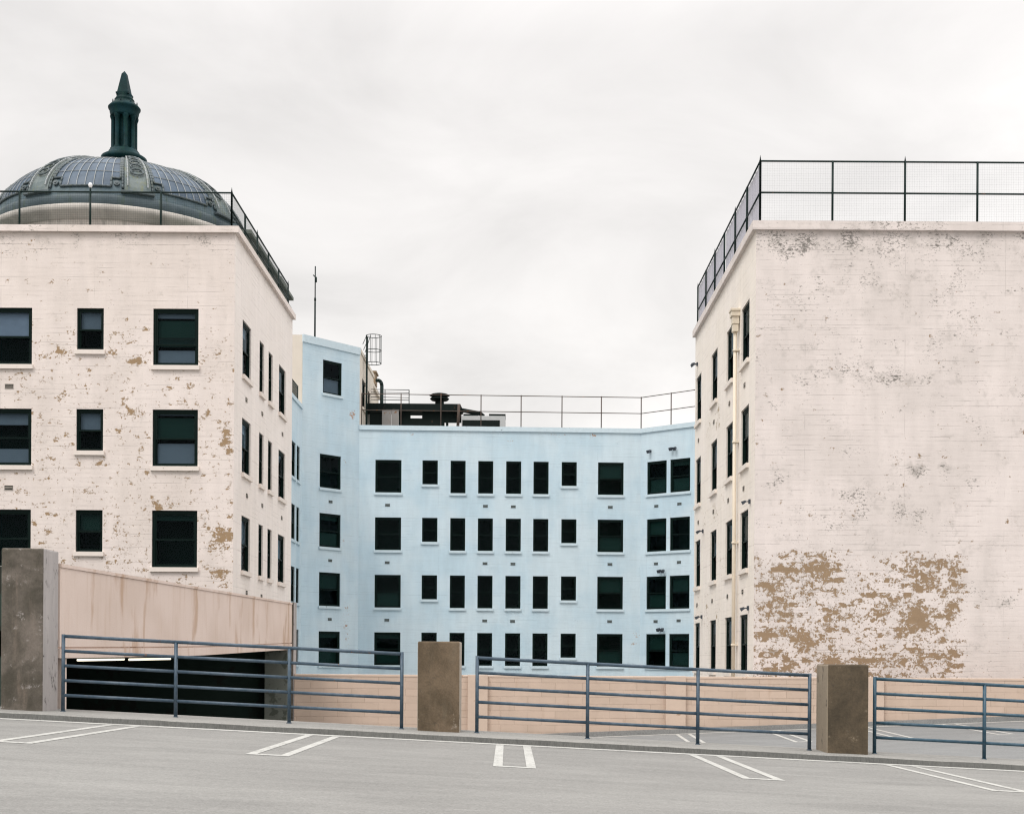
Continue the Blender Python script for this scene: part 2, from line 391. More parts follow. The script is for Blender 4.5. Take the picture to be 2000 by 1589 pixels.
def block_mat():
    t = NT('beige_block', .88); uv = t.uv()
    q = t.n('ShaderNodeTexBrick'); t.put(q.inputs['Vector'], uv); q.offset = .5
    q.inputs['Scale'].default_value = 1.0; q.inputs['Brick Width'].default_value = .82; q.inputs['Row Height'].default_value = .212
    q.inputs['Mortar Size'].default_value = .007; q.inputs['Mortar Smooth'].default_value = .3; q.inputs['Bias'].default_value = -.2
    q.inputs['Color1'].default_value = (.54, .42, .335, 1); q.inputs['Color2'].default_value = (.60, .465, .375, 1); q.inputs['Mortar'].default_value = (.42, .315, .245, 1)
    P = t.comb(t.sep(uv)[0], t.sep(uv)[1], 3.0)
    sp = t.sep(uv)
    n = t.noise(P, 1.2, 6, .6); f = t.noise(P, 40, 3, .7); st = t.noise(t.scale(P, (3.2, .5, 1)), 1.0, 5, .6)
    # mortar is filled and painted over in places
    c = t.mix(t.mth('MULTIPLY', t.step(t.noise(P, 1.9, 4), .44, .62), .65), q.outputs[0], (.585, .455, .368))
    c = t.mul(c, t.mth('ADD', .78, t.mth('ADD', t.mth('MULTIPLY', n, .18), t.mth('ADD', t.mth('MULTIPLY', f, .12), t.mth('MULTIPLY', st, .14)))))
    s2 = t.step(t.noise(t.scale(P, (2.6, .7, 1)), 1.6, 6, .65), .58, .75)
    c = t.mix(t.mth('MULTIPLY', s2, .3), c, (.38, .24, .15))
    t.color(c); t.bump(t.mth('SUBTRACT', t.mth('MULTIPLY', f, .3), q.outputs['Fac']), .006, .7); return t.m
BLOCK = block_mat()
BLOCKCAP = flat('block_cap', (.595, .465, .375), .85, .12, 3, bump=.004, spots=((.40, .27, .19), 3, .62))
def spandrel_mat():
    t = NT('spandrel_concrete', .85); p = t.pos(); sp = t.sep(p); y, z = sp[1], sp[2]
    P = t.comb(y, z, 1.0); V = t.comb(t.mth('MULTIPLY', y, 1.35), t.mth('MULTIPLY', z, .38), 5.0)
    s = t.noise(V, 1.1, 5, .6, .3); s2 = t.noise(t.scale(V, (3.4, 1.2, 1)), 1.5, 5, .6); f = t.noise(P, 40, 3, .7); b = t.noise(P, .7, 4)
    c = t.mix(t.step(b, .35, .7), (.73, .60, .53), (.66, .53, .455))
    c = t.mix(t.mth('MULTIPLY', t.step(s, .53, .66), .62), c, (.44, .27, .16))
    c = t.mix(t.mth('MULTIPLY', t.step(s2, .50, .75), .26), c, (.50, .34, .22))
    c = t.mul(c, t.mth('ADD', .9, t.mth('MULTIPLY', f, .2))); t.color(c); t.bump(f, .003, .5); return t.m
SPAN = spandrel_mat()
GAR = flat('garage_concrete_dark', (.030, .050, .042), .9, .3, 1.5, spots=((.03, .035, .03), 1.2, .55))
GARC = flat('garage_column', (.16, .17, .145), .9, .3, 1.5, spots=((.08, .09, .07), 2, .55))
def emis(name, col, st):
    m = bpy.data.materials.new(name); m.use_nodes = True; b = m.node_tree.nodes['Principled BSDF']
    b.inputs['Base Color'].default_value = (.8, .8, .8, 1); b.inputs['Emission Color'].default_value = col + (1,); b.inputs['Emission Strength'].default_value = st
    return m
TUBE = emis('fluorescent_tube', (1, .9, .68), 1.5)
GROUND = asphalt('street_ground', (.2, .2, .19), 30.0)
def dome_mat(name, c0, c1, c2, rough=.55):
    t = NT(name, rough); p = t.pos()
    a = t.noise(p, .8, 6, .6); b = t.noise(t.scale(p, (2.5, 2.5, .6)), 1.2, 6, .65); f = t.noise(p, 9, 4, .65)
    c = t.mix(t.step(a, .35, .65), c0, c1); c = t.mix(t.mth('MULTIPLY', t.step(b, .5, .68), .7), c, c2)
    t.color(t.mul(c, t.mth('ADD', .75, t.mth('MULTIPLY', f, .5)))); t.bump(f, .02, .5); return t.m
DOMESH = dome_mat('dome_sheet_metal', (.055, .095, .12), (.085, .13, .15), (.05, .08, .07))
DOMERIB = dome_mat('dome_rib_patina', (.085, .12, .125), (.145, .175, .17), (.16, .17, .065))
DOMETRIM = dome_mat('dome_trim', (.045, .065, .072), (.085, .11, .12), (.07, .085, .06))
DOMEBAR = dome_mat('dome_glazing_bar', (.26, .285, .295), (.33, .355, .36), (.23, .245, .21))
def dglass():
    t = NT('dome_glass', .5); p = t.pos(); n = t.noise(p, .9, 5); 
    t.color(t.mix(t.step(n, .35, .65), (.028, .055, .09), (.05, .088, .135))); return t.m
DGLASS = dglass()
BRONZE = dome_mat('finial_bronze', (.0015, .018, .019), (.006, .034, .042), (.009, .042, .033), .6)
BRONZE.node_tree.nodes['Principled BSDF'].inputs['Specular IOR Level'].default_value = .12
STONE = dome_mat('drum_stone', (.60, .55, .50), (.52, .47, .43), (.30, .28, .25), .85)
STONE2 = dome_mat('ornament_stone', (.12, .145, .13), (.19, .205, .18), (.07, .085, .075), .85)

# ------------------------------------------------------------------ facades
class Fac:
    def __init__(s, O, N, k=0):
        s.O = Vector(O); s.N = Vector(N).normalized(); s.D = Vector((-s.N.y, s.N.x)); s.k = k
    def p(s, a, z, d=0.0):
        q = s.O + s.D * a - s.N * d; return (q.x, q.y, z)
    def hit(s, x, y):
        u, v = uv2(x, y); dr = Vector((u / F, 1.0)); tt = s.O.dot(s.N) / dr.dot(s.N)
        P = dr * tt; return (P - s.O).dot(s.D), CZ - v / F * tt
def sheet(mb, fc, s0, s1, z0, z1, holes, step=.5, wf=None, mi=0, uo=0.0, reveal=.22, rmi=None):
    def lines(a, b, es):
        L = sorted(set([a, b] + [e for e in es if a < e < b])); o = []
        for p, q in zip(L, L[1:]):
            n = max(1, int(math.ceil((q - p) / step))); o += [p + (q - p) * i / n for i in range(n)]
        return o + [b]
    S = lines(s0, s1, [h[i] for h in holes for i in (0, 1)]); Z = lines(z0, z1, [h[i] for h in holes for i in (2, 3)])
    ix = {}
    pe = mb.at.setdefault('peel', {}); gr = mb.at.setdefault('grime', {})
    def vi(i, j):
        if (i, j) not in ix:
            k = mb.vert(fc.p(S[i], Z[j])); ix[(i, j)] = k
            if wf:
                a, b = wf(S[i], Z[j]); pe[k] = a; gr[k] = b
        return ix[(i, j)]
    for i in range(len(S) - 1):
        for j in range(len(Z) - 1):
            cs, cz = (S[i] + S[i + 1]) / 2, (Z[j] + Z[j + 1]) / 2
            if any(h[0] < cs < h[1] and h[2] < cz < h[3] for h in holes): continue
            mb.facei([vi(i, j), vi(i + 1, j), vi(i + 1, j + 1), vi(i, j + 1)], [(S[q] + uo, Z[w]) for q, w in ((i, j), (i + 1, j), (i + 1, j + 1), (i, j + 1))], mi)
    for a, b, c, d in holes:
        r = reveal
        for (p, q) in (((a, c), (b, c)), ((b, c), (b, d)), ((b, d), (a, d)), ((a, d), (a, c))):
            mb.face([fc.p(*p), fc.p(*q), fc.p(*q, r), fc.p(*p, r)], [(p[0] + uo, p[1]), (q[0] + uo, q[1]), (q[0] + uo + r, q[1] + .01), (p[0] + uo + r, p[1] + .01)], mi if rmi is None else rmi)
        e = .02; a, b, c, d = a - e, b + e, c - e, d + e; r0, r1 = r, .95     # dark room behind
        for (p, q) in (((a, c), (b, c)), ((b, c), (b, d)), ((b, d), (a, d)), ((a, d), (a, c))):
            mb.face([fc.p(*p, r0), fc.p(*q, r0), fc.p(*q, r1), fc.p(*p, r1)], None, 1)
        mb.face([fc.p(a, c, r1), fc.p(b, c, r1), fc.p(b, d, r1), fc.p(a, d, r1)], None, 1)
def gauss(s, z, L):
    w = 0
    for (cs, cz, rs, rz, a) in L:
        q = ((s - cs) / rs) ** 2 + ((z - cz) / rz) ** 2
        if q < 9: w = max(w, a * math.exp(-q * .9))
    return w

wcache = {}
def wmesh(w, h, kind, sillm):
    key = (round(w, 2), round(h, 2), kind, sillm.name)
    if key in wcache: return wcache[key]
    b = .085 if w > 1.2 else .06; y0 = .055; mid = h * .49
    f = MB()
    f.box(0, b, y0, y0 + .12, 0, h); f.box(w - b, w, y0, y0 + .12, 0, h)
    f.box(b, w - b, y0, y0 + .12, h - b * 1.1, h); f.box(b, w - b, y0, y0 + .12, 0, b * .9)
    c = .05
    # upper sash (outer) and lower sash (inner)
    x0, x1 = b, w - b
    zt, zb = h - b * 1.1, b * .9
    up = mid - .02; lo = mid + .04
    if kind == 'open': up = h * .36; lo = mid + .03
    for (za, zz, y) in ((up, zt, y0 + .02), (zb, lo, y0 + .065)):
        f.box(x0, x0 + c, y, y + .035, za, zz); f.box(x1 - c, x1, y, y + .035, za, zz)
        f.box(x0 + c, x1 - c, y, y + .035, zz - c, zz); f.box(x0 + c, x1 - c, y, y + .035, za, za + c)
    fm = f.mesh('window', [FRAME])
    g = MB()
    for (za, zz, y) in ((up, zt, y0 + .037), (zb, lo, y0 + .082)):
        g.face([(x0 + c, y, za + c), (x1 - c, y, za + c), (x1 - c, y, zz - c), (x0 + c, y, zz - c)])
    gm = g.mesh('pane', [GLASS])
    s = MB(); s.box(-.055, w + .055, -.085, .10, -.135, .012); sm = s.mesh('sill', [sillm])
    wcache[key] = (fm, gm, sm); return wcache[key]
bcache = {}
def window(parent, fc, r, backings=(), kind='std', sillm=None, sill=True):
    s0, s1, z0, z1 = r; w, h = s1 - s0, z1 - z0
    fm, gm, sm = wmesh(w, h, kind, sillm or TRIM_W)
    P = fc.p(s0, z0); M = Matrix.Translation(P) @ Matrix.Rotation(math.atan2(fc.D.y, fc.D.x), 4, 'Z')
    o = link('window', fm, parent, M)
    link('pane', gm, o, M)
    if sill: link('sill', sm, o, M)
    for (a, b, m) in backings:  # sheets behind the panes: blinds, insect screens and painted reflections
        key = (round(w, 2), round(h, 2), a, b, m.name)
        if key not in bcache:
            q = MB(); q.box(.09, w - .09, .20, .21, h * a + .02, h * b - .02); bcache[key] = q.mesh('blind', [m])
        link('blind', bcache[key], o, M)
    return o
vcache = {}
def vent(parent, fc, s, z, blue=False, w=.27, h=.125):
    if blue not in vcache:
        m = MB(); m.box(-w / 2, w / 2, -.012, .01, -h / 2, h / 2)
        m.box(-w / 2 - .012, w / 2 + .012, -.02, .005, h / 2, h / 2 + .015, 1); m.box(-w / 2 - .012, w / 2 + .012, -.02, .005, -h / 2 - .015, -h / 2, 1)
        for i in (-1, 1): m.box(-w / 2, w / 2, -.03, -.008, i * h / 6 - .008, i * h / 6 + .008, 1)
        vcache[blue] = m.mesh('air_vent', [VENTM, VENTSB if blue else VENTS])
    M = Matrix.Translation(fc.p(s, z)) @ Matrix.Rotation(math.atan2(fc.D.y, fc.D.x), 4, 'Z')
    return link('air_vent', vcache[blue], parent, M)
def cornice(mb, pts, z0, z1, out=.16, closed=False):
    """band following a 2D polyline; pts go so that outward is to the right of travel (rot -90)"""
    n = len(pts); P = [Vector(p) for p in pts]
    outer = []
    for i in range(n):
        ds = []
        if i > 0: ds.append((P[i] - P[i - 1]).normalized())
        if i < n - 1: ds.append((P[i + 1] - P[i]).normalized())
        ns = [Vector((d.y, -d.x)) for d in ds]; m = sum(ns, Vector((0, 0))).normalized()
        k = 1 / max(.3, m.dot(ns[0])); outer.append(P[i] + m * out * k)
    inner = []
    for i in range(n):
        ds = []
        if i > 0: ds.append((P[i] - P[i - 1]).normalized())
        if i < n - 1: ds.append((P[i + 1] - P[i]).normalized())
        ns = [Vector((d.y, -d.x)) for d in ds]; m = sum(ns, Vector((0, 0))).normalized()
        k = 1 / max(.3, m.dot(ns[0])); inner.append(P[i] - m * .3 * k)
    for i in range(n - 1):
        a, b, c, d = outer[i], outer[i + 1], inner[i + 1], inner[i]
        L = (b - a).length
        N = max(1, int(L / .6))
        for j in range(N):
            q0, q1 = a.lerp(b, j / N), a.lerp(b, (j + 1) / N); r0, r1 = d.lerp(c, j / N), d.lerp(c, (j + 1) / N)
            u0, u1 = L * j / N, L * (j + 1) / N
            mb.face([(*q0, z0), (*q1, z0), (*q1, z1), (*q0, z1)], [(u0, z0), (u1, z0), (u1, z1), (u0, z1)])
            mb.face([(*q0, z1), (*q1, z1), (*r1, z1 + .01), (*r0, z1 + .01)], [(u0, z1), (u1, z1), (u1, z1 + .4), (u0, z1 + .4)])
            mb.face([(*q0, z0), (*q1, z0), (*r1, z0), (*r0, z0)], [(u0, z0), (u1, z0), (u1, z0 - .4), (u0, z0 - .4)])
            mb.face([(*r0, z0 - .5), (*r1, z0 - .5), (*r1, z1 + .01), (*r0, z1 + .01)], [(u0, z0), (u1, z0), (u1, z1), (u0, z1)])
    for i in (0, n - 1):
        a, d = outer[i], inner[i]
        mb.face([(*a, z0), (*d, z0), (*d, z1 + .01), (*a, z1)], [(0, z0), (.4, z0), (.4, z1), (0, z1)])

ROW = [12.68 - 3.35 * k for k in range(4)]; WH = 1.90; SH = 1.40
GZ = -12.0
# ================================================================== SETTING
gm = MB(); gm.face([(-900, -600, GZ), (900, -600, GZ), (900, 1500, GZ), (-900, 1500, GZ)])
tag(obj('ground', gm, GROUND), kind='structure')

SL = .046
def kz(x): return -SL * x
KF = lambda x: 18.38 + .015 * x          # front of the kerb
RF = lambda x: 19.15 + .012 * x          # railing line
d = MB()
N = 24
for i in range(N):
    x0, x1 = -36 + 72 * i / N, -36 + 72 * (i + 1) / N
    d.face([(x0, -14, kz(x0)), (x1, -14, kz(x1)), (x1, 19.6, kz(x1)), (x0, 19.6, kz(x0))])
    d.face([(x0, 19.6, kz(x0) - .9), (x1, 19.6, kz(x1) - .9), (x1, 19.6, kz(x1)), (x0, 19.6, kz(x0))])
    d.face([(x0, -14, kz(x0) - .9), (x1, -14, kz(x1) - .9), (x1, 19.6, kz(x1) - .9), (x0, 19.6, kz(x0) - .9)])
    d.face([(x0, -14, kz(x0) - .9), (x1, -14, kz(x1) - .9), (x1, -14, kz(x1)), (x0, -14, kz(x0))])
tag(obj('parking_deck', d, DECK), kind='structure')
# kerb with a slightly rough edge
k = MB(); xs = [-34 + .22 * i for i in range(int(68 / .22) + 1)]; prev = None
for x in xs:
    j1 = mn.noise(Vector((x * 1.7, 0, 0))) * .012 + mn.noise(Vector((x * 6, 3, 0))) * .006
    j2 = mn.noise(Vector((x * 1.3, 7, 0))) * .008 + mn.noise(Vector((x * 5, 9, 0))) * .005
    z = kz(x); y = KF(x)
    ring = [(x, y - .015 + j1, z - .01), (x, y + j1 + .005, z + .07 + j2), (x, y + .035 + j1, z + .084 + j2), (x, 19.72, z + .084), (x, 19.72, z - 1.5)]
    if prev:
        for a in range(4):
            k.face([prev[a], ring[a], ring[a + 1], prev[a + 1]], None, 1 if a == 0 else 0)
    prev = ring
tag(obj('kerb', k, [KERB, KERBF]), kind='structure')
# lower ramp
L0, LS = -1.273, .044
def lz(x): return L0 + LS * x
d = MB()
for i in range(30):
    x0, x1 = -26 + 60 * i / 30, -26 + 60 * (i + 1) / 30
    d.face([(x0, 19.6, lz(x0)), (x1, 19.6, lz(x1)), (x1, 39.95, lz(x1)), (x0, 39.95, lz(x0))])
    d.face([(x0, 19.6, lz(x0) - .5), (x1, 19.6, lz(x1) - .5), (x1, 39.95, lz(x1) - .5), (x0, 39.95, lz(x0) - .5)])
tag(obj('lower_ramp', d, DECK2), kind='structure')
k = MB()
for i in range(60):
    x0, x1 = -6.6 + 40 * i / 60, -6.6 + 40 * (i + 1) / 60
    a, b = lz(x0), lz(x1); h = .13
    k.face([(x0, 39.45, a), (x1, 39.45, b), (x1, 39.50, b + h), (x0, 39.50, a + h)]); k.face([(x0, 39.50, a + h), (x1, 39.50, b + h), (x1, 39.8, b + h), (x0, 39.8, a + h)])
tag(obj('lower_kerb', k, asphalt('lower_kerb_tar', (.17, .17, .165), 22.0)), kind='structure')

# painted markings: each hairpin one object, the long edge line one object
def strip(mb, pts, zf, dz=.004, n=1):
    # pts quad (x,y)*4
    a, b, c, e = [Vector(p) for p in pts]
    for i in range(n):
        q = [a.lerp(b, i / n), a.lerp(b, (i + 1) / n), e.lerp(c, (i + 1) / n), e.lerp(c, i / n)]
        mb.face([(v.x, v.y, zf(v.x) + dz) for v in q])
m = MB()
strip(m, [(-34, KF(-34) - .31), (34, KF(34) - .31), (34, KF(34) - .09), (-34, KF(-34) - .09)], kz, .004, 40)
tag(obj('edge_line', m, LINE), 'long thin white line painted along the foot of the near kerb', 'road marking')
names = ['leftmost hairpin stall marking on near deck, cut by the photo edge', 'white hairpin stall marking on near deck, slanting up in front of the first railing',
         'upright white hairpin stall marking in the middle of the near deck', 'white hairpin stall marking on near deck slanting down right, left of the brown pillar',
         'rightmost white hairpin stall marking on near deck, below the right railing']
for i, (xl, xt) in enumerate([(-5.72, -5.56), (-2.95, -2.86), (-.24, -.26), (2.53, 2.38), (5.34, 5.06)]):
    m = MB(); yb = 14.55 + .04 * xl; yt = KF(xl) - .33; w = .105; W = .475
    strip(m, [(xl, yb), (xl + w, yb), (xt + w, yt), (xt, yt)], kz, .004)
    strip(m, [(xl + W - w, yb), (xl + W, yb), (xt + W, yt), (xt + W - w, yt)], kz, .004)
    strip(m, [(xl + w, yb), (xl + W - w, yb), (xl + W - w, yb + .14), (xl + w, yb + .14)], kz, .004)
    tag(obj('stall_marking', m, LINE), names[i], 'stall marking', 'white hairpin stall markings')
m = MB(); strip(m, [(-6.5, 39.05), (33, 39.05), (33, 39.32), (-6.5, 39.32)], lz, .004, 30)
tag(obj('edge_line', m, LINE), 'far white line painted on the lower ramp along the block wall', 'road marking')
n2_ = ['far hairpin marking on lower ramp, mostly cut off by the near kerb', 'far hairpin marking on lower ramp seen behind the middle railing post before the brown pillar',
       'far hairpin marking on lower ramp close left of the brown pillar', 'far hairpin marking on lower ramp just right of the brown pillar', 'rightmost far hairpin marking on lower ramp behind the right railing']
for i, xl in enumerate([2.10, 4.74, 7.38, 9.99, 12.6]):
    m = MB(); w = .10; W = .46; yt = 39.05; yb = 34.1; xb = xl - .15
    strip(m, [(xb, yb), (xb + w, yb), (xl + w, yt), (xl, yt)], lz); strip(m, [(xb + W - w, yb), (xb + W, yb), (xl + W, yt), (xl + W - w, yt)], lz)
    strip(m, [(xb + w, yb), (xb + W - w, yb), (xb + W - w, yb + .15), (xb + w, yb + .15)], lz)
    tag(obj('stall_marking', m, LINE), n2_[i], 'stall marking', 'white hairpin stall markings')

# ================================================================== CONCRETE PILLARS
def pillar(x0, x1, y0, y1, zt, mat, label):
    m = MB(); zb = kz((x0 + x1) / 2) + .05
    m.box(x0, x1, y0, y1, zb, zt)
    o = obj('concrete_pillar', m, mat, None, .022); tag(o, label, 'pillar', 'concrete pillars along the kerb'); return o
pillar(-7.35, -6.74, 18.85, 19.47, 2.72, PIL[0], 'tall grey stained concrete pillar at the left edge, highest of the pillars')
pillar(-1.41, -.80, 19.0, 19.65, 1.43, PIL[1], 'short tan concrete pillar in the middle, between two railings')
pillar(4.445, 5.03, 18.8, 19.52, 1.137, PIL[2], 'dark brown concrete pillar on the right, between two railings')

# ================================================================== RAILINGS
def railing(pxs, label, RAIL=RAIL):
    X = [(px - PX + .3) * 19.15 / F for px in pxs]
    e = empty('pipe_railing', (X[0], RF(X[0]), kz(X[0]) + .08), label, 'railing', 'blue pipe railings on the kerb')
    r = .0235; H = [.235, .448, .661, .874, 1.087]
    def pt(x, h): return (x, RF(x), kz(x) + .084 + h)
    for i, x in enumerate(X):
        p = MB(); top = H[-1] + (.028 if i in (0, len(X) - 1) else -.01)
        p.tube(pt(x, -.02), pt(x, top), .0265, 12)
        p.tube(pt(x, -.005), pt(x, .012), .038, 12)
        obj('post', p, RAIL, e)
    for k_, h in enumerate(H):
        p = MB()
        for a, b in zip(X, X[1:]): p.tube(pt(a + (.0 if k_ == 4 else .02), h), pt(b - (.0 if k_ == 4 else .02), h), .0255 if k_ == 4 else r, 12)
        obj('rail', p, RAIL, e)
    return e
railing([127, 345.5, 566, 785], 'blue pipe railing on the left in front of the dark garage opening')
railing([932, 1148, 1364, 1583], 'blue pipe railing in the middle between the tan and the brown pillar')
railing([1711, 1927, 2144, 2362], 'blue pipe railing at the right edge, right of the brown pillar', RAILT)

# ================================================================== BLOCK WALL
WY = 39.8; WT = .64
e = empty('block_wall', (4, WY, -1.3), 'low beige concrete block wall with pilasters behind the railings', 'wall')
m = MB(); m.box(-6.66, 34, WY, WY + .22, -3.2, WT - .07); obj('wall_panel', m, BLOCK, e)
m = MB(); m.box(-6.66, 34, WY - .012, WY + .235, WT - .07, WT); obj('coping', m, BLOCKCAP, e, .012)
for px in (914, 1301, 1688, 2075, 2462):
    x = (px - PX) * (WY - .12) / F; m = MB(); m.box(x, x + .60, WY - .14, WY - .013, -3.2, WT + .015); obj('pilaster', m, BLOCKCAP, e, .012)

# ================================================================== GARAGE ON THE LEFT
e = empty('parking_garage', (-10, 29, -1.5), 'pink concrete garage ramp with long stained sloping parapet and dark opening', 'garage')
X0 = -6.73
def top(y): return CZ + 1.315 + (y - 19.5) * (.235 / 20.2)
bot = [(19.5, 1.15), (23, 1.165), (26, 1.178), (28.6, 1.20), (33, 1.27), (36, 1.318), (39.7, 1.375)]
grv = [(19.5, 1.30), (26, 1.352), (28.6, 1.38), (33, 1.45), (36, 1.50), (39.7, 1.56)]
m = MB()
m.prism([(y, z + .018) for y, z in grv] + [(39.7, top(39.7) - .055), (19.5, top(19.5) - .055)], X0 - .2, X0, 'x')
m.prism([(19.5, top(19.5) - .052), (39.7, top(39.7) - .052), (39.7, top(39.7)), (19.5, top(19.5))], X0 - .22, X0 + .018, 'x')
m.prism([(y, z) for y, z in bot] + [(y, z - .008) for y, z in grv[::-1]], X0 - .2, X0 + .012, 'x')
m.prism([(y, z - .02) for y, z in grv] + [(y, z + .03) for y, z in grv[::-1]], X0 - .18, X0 - .03, 'x')
obj('parapet_panel', m, SPAN, e)
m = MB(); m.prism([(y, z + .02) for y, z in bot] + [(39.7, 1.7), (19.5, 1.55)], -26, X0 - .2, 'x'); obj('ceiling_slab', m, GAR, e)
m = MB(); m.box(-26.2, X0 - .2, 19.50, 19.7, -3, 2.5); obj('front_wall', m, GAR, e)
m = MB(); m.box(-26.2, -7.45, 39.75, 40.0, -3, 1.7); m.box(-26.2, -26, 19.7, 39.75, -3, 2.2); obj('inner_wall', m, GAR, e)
m = MB(); m.box(-7.43, X0 - .02, 39.1, 39.72, -3.0, 1.36); obj('column', m, GARC, e, .015)
m = MB(); m.box(X0 - .02, X0 + .05, 39.72, 40.25, -3.0, 2.80); obj('end_post', m, PIL[0], e)
m = MB()
m.prism([(X0 - .35, -.4), (X0 - .05, .25), (X0 - .05, 1.14), (X0 - .35, 1.14)], 19.72, 19.95, 'y')
obj('bracket', m, SPAN, e)
for i, (ya, yb) in enumerate(((27.0, 30.25), (30.6, 34.3))):
    f = empty('fluorescent_lamp', (-9, ya, 1.1), ('nearer' if i == 0 else 'farther') + ' lit fluorescent strip under the garage ceiling, on the ' + ('left' if i == 0 else 'right'), 'lamp', 'lit fluorescent strips in the garage')
    m = MB(); m.box(-9.07, -8.93, ya, yb, 1.11 + .005 * i, 1.17); obj('housing', m, GARC, f)
    m = MB(); m.tube((-8.96, ya + .05, 1.085), (-8.96, yb - .05, 1.095), .028, 8); obj('tube', m, TUBE, f)

# ================================================================== LEFT BUILDING
XL, YL, YLb, TL = -9.41, 43.9, 55.2, 15.40
B = empty('white_building', (-18, 50, GZ), 'left pinkish white concrete building with dark windows and peeling paint patches', 'building', 'pale concrete wings of the block')
fF = Fac((XL, YL), (0, -1)); fS = Fac((XL, YL), (1, 0))
def c2s(x): return (x - PX - 3.5) * YL / F - XL
cols = [((c2s(-52), c2s(62)), WH), ((c2s(149.5), c2s(202)), SH), ((c2s(298.5), c2s(387)), WH), ((c2s(-190), c2s(-138)), SH)]
LB = {(0, 0): [(.52, .95, REFL_PALE)], (0, 1): [(.05, .32, BLIND_REFL), (.72, .97, BLIND_REFL)], (0, 2): [], (1, 0): [(.52, .94, BLIND_REFL)], (1, 1): [(.52, .94, BLIND_REFL)], (1, 2): [(.52, .94, SCREEN)],
      (2, 0): [(.84, .97, BLIND_REFL), (.05, .30, BLIND_REFL), (.34, .82, SCREEN)], (2, 1): [(.90, .97, BLIND_REFL), (.05, .43, BLIND_REFL), (.5, .88, SCREEN)], (2, 2): [(.82, .95, SCREEN)]}
holesF = []; W_ = []
for ci, ((a, b), h) in enumerate(cols):
    for ri, zt in enumerate(ROW):
        r = (a, b, zt - h, zt); holesF.append(r); W_.append((fF, r, LB.get((ci, ri), []), 'open' if (ci, ri) == (2, 0) else 'std'))
sc_ = [((45.2 - YL, 46.66 - YL), [(.78, .97, REFL_PALE)]), ((48.2 - YL, 49.05 - YL), []), ((49.95 - YL, 50.8 - YL), []), ((52.15 - YL, 53.65 - YL), [(.80, .96, BLIND_REFL)])]
holesS = []
for ci, ((a, b), bl) in enumerate(sc_):
    for ri, zt in enumerate(ROW):
        r = (a, b, zt - WH, zt); holesS.append(r)
        W_.append((fS, r, bl if ri < 2 else ([(.45, .95, BLIND_REFL)] if ci in (0, 3) and ri == 2 else []), 'std'))
def S(px, py): return fF.hit(px, py)
PL = []
for (px, py, rx, ry, a) in [(441, 845, 16, 42, 1.18), (445, 870, 10, 24, 1.1), (405, 862, 16, 16, .9), (434, 1052, 30, 42, 1.2), (428, 1120, 26, 20, 1.15), (412, 1068, 16, 20, 1.1), (400, 875, 22, 12, .9), (445, 940, 14, 55, .66), (420, 905, 20, 16, .72),
                            (265, 806, 42, 15, 1.0), (86, 695, 24, 12, 1.15), (125, 688, 26, 16, .95), (222, 690, 22, 30, .86), (265, 706, 36, 14, 1.02), (247, 745, 12, 14, .85), (60, 478, 24, 20, .72), (310, 985, 42, 14, 1.0),
                            (370, 968, 18, 14, .75), (235, 1085, 26, 24, .86), (240, 1105, 18, 9, 1.0), (280, 1105, 18, 22, .8), (150, 645, 40, 45, .62), (250, 640, 45, 30, .62), (430, 690, 18, 35, .72), (275, 890, 12, 50, .72),
                            (75, 900, 16, 40, .72), (105, 905, 22, 16, .75), (450, 985, 12, 35, .75), (95, 980, 20, 26, .6), (180, 745, 90, 18, .5), (300, 760, 40, 18, .6), (410, 760, 20, 25, .62), (400, 1040, 20, 12, .8)]:
    s, z = S(px, py); PL.append((s, z, rx * YL / F, ry * YL / F, a))
def wfF(s, z): return max(gauss(s, z, PL), .52 if z < 12.0 and s > -13 else (.3 if s > -13 and z < 14.5 else 0)), .12 + .55 * math.exp(-((z - 15.0) / .5) ** 2) + .25 * gauss(s, z, PL)
m = MB()
sheet(m, fF, -26, 0, GZ, TL - .02, holesF, .16, wfF, 0)
sheet(m, fS, 0, YLb - YL, GZ, TL - .02, holesS, .5, lambda s, z: (0, .02 + .35 * math.exp(-((z - 2.8) / 1.2) ** 2)), 2, 50.0)
m.face([(XL, YLb, GZ), (-35.4, YLb, GZ), (-35.4, YLb, TL), (XL, YLb, TL)], [(0, GZ), (26, GZ), (26, TL), (0, TL)], 2)
m.face([(-35.4, YL, GZ), (-35.4, YLb, GZ), (-35.4, YLb, TL), (-35.4, YL, TL)], [(0, GZ), (11, GZ), (11, TL), (0, TL)], 2)
obj('wall', m, [WHITE_L, DARK, WHITE_LS], B)
m = MB(); m.box(-35.3, XL - .1, YL + .1, YLb - .1, TL - .5, TL - .4); obj('roof', m, KERB, B)
m = MB(); cornice(m, [(-35.4, YL), (XL, YL), (XL, YLb)], TL - .21, TL, .14)
for kk in range(len(m.v)): m.at.setdefault('peel', {})[kk] = .0; m.at.setdefault('grime', {})[kk] = .45
obj('cornice', m, WHITE_L, B)
for fc, r, bl, kd in W_: window(B, fc, r, bl, kd, TRIM_W)
for px, py in ((18, 754), (17, 952)):
    s, z = S(px, py); vent(B, fF, s, z)
for px, py in ((481, 781), (512, 808), (551.5, 848), (482, 968), (512, 987), (550, 1011), (481.5, 1157), (510.5, 1164)):
    s, z = fS.hit(px, py); vent(B, fS, s, z)

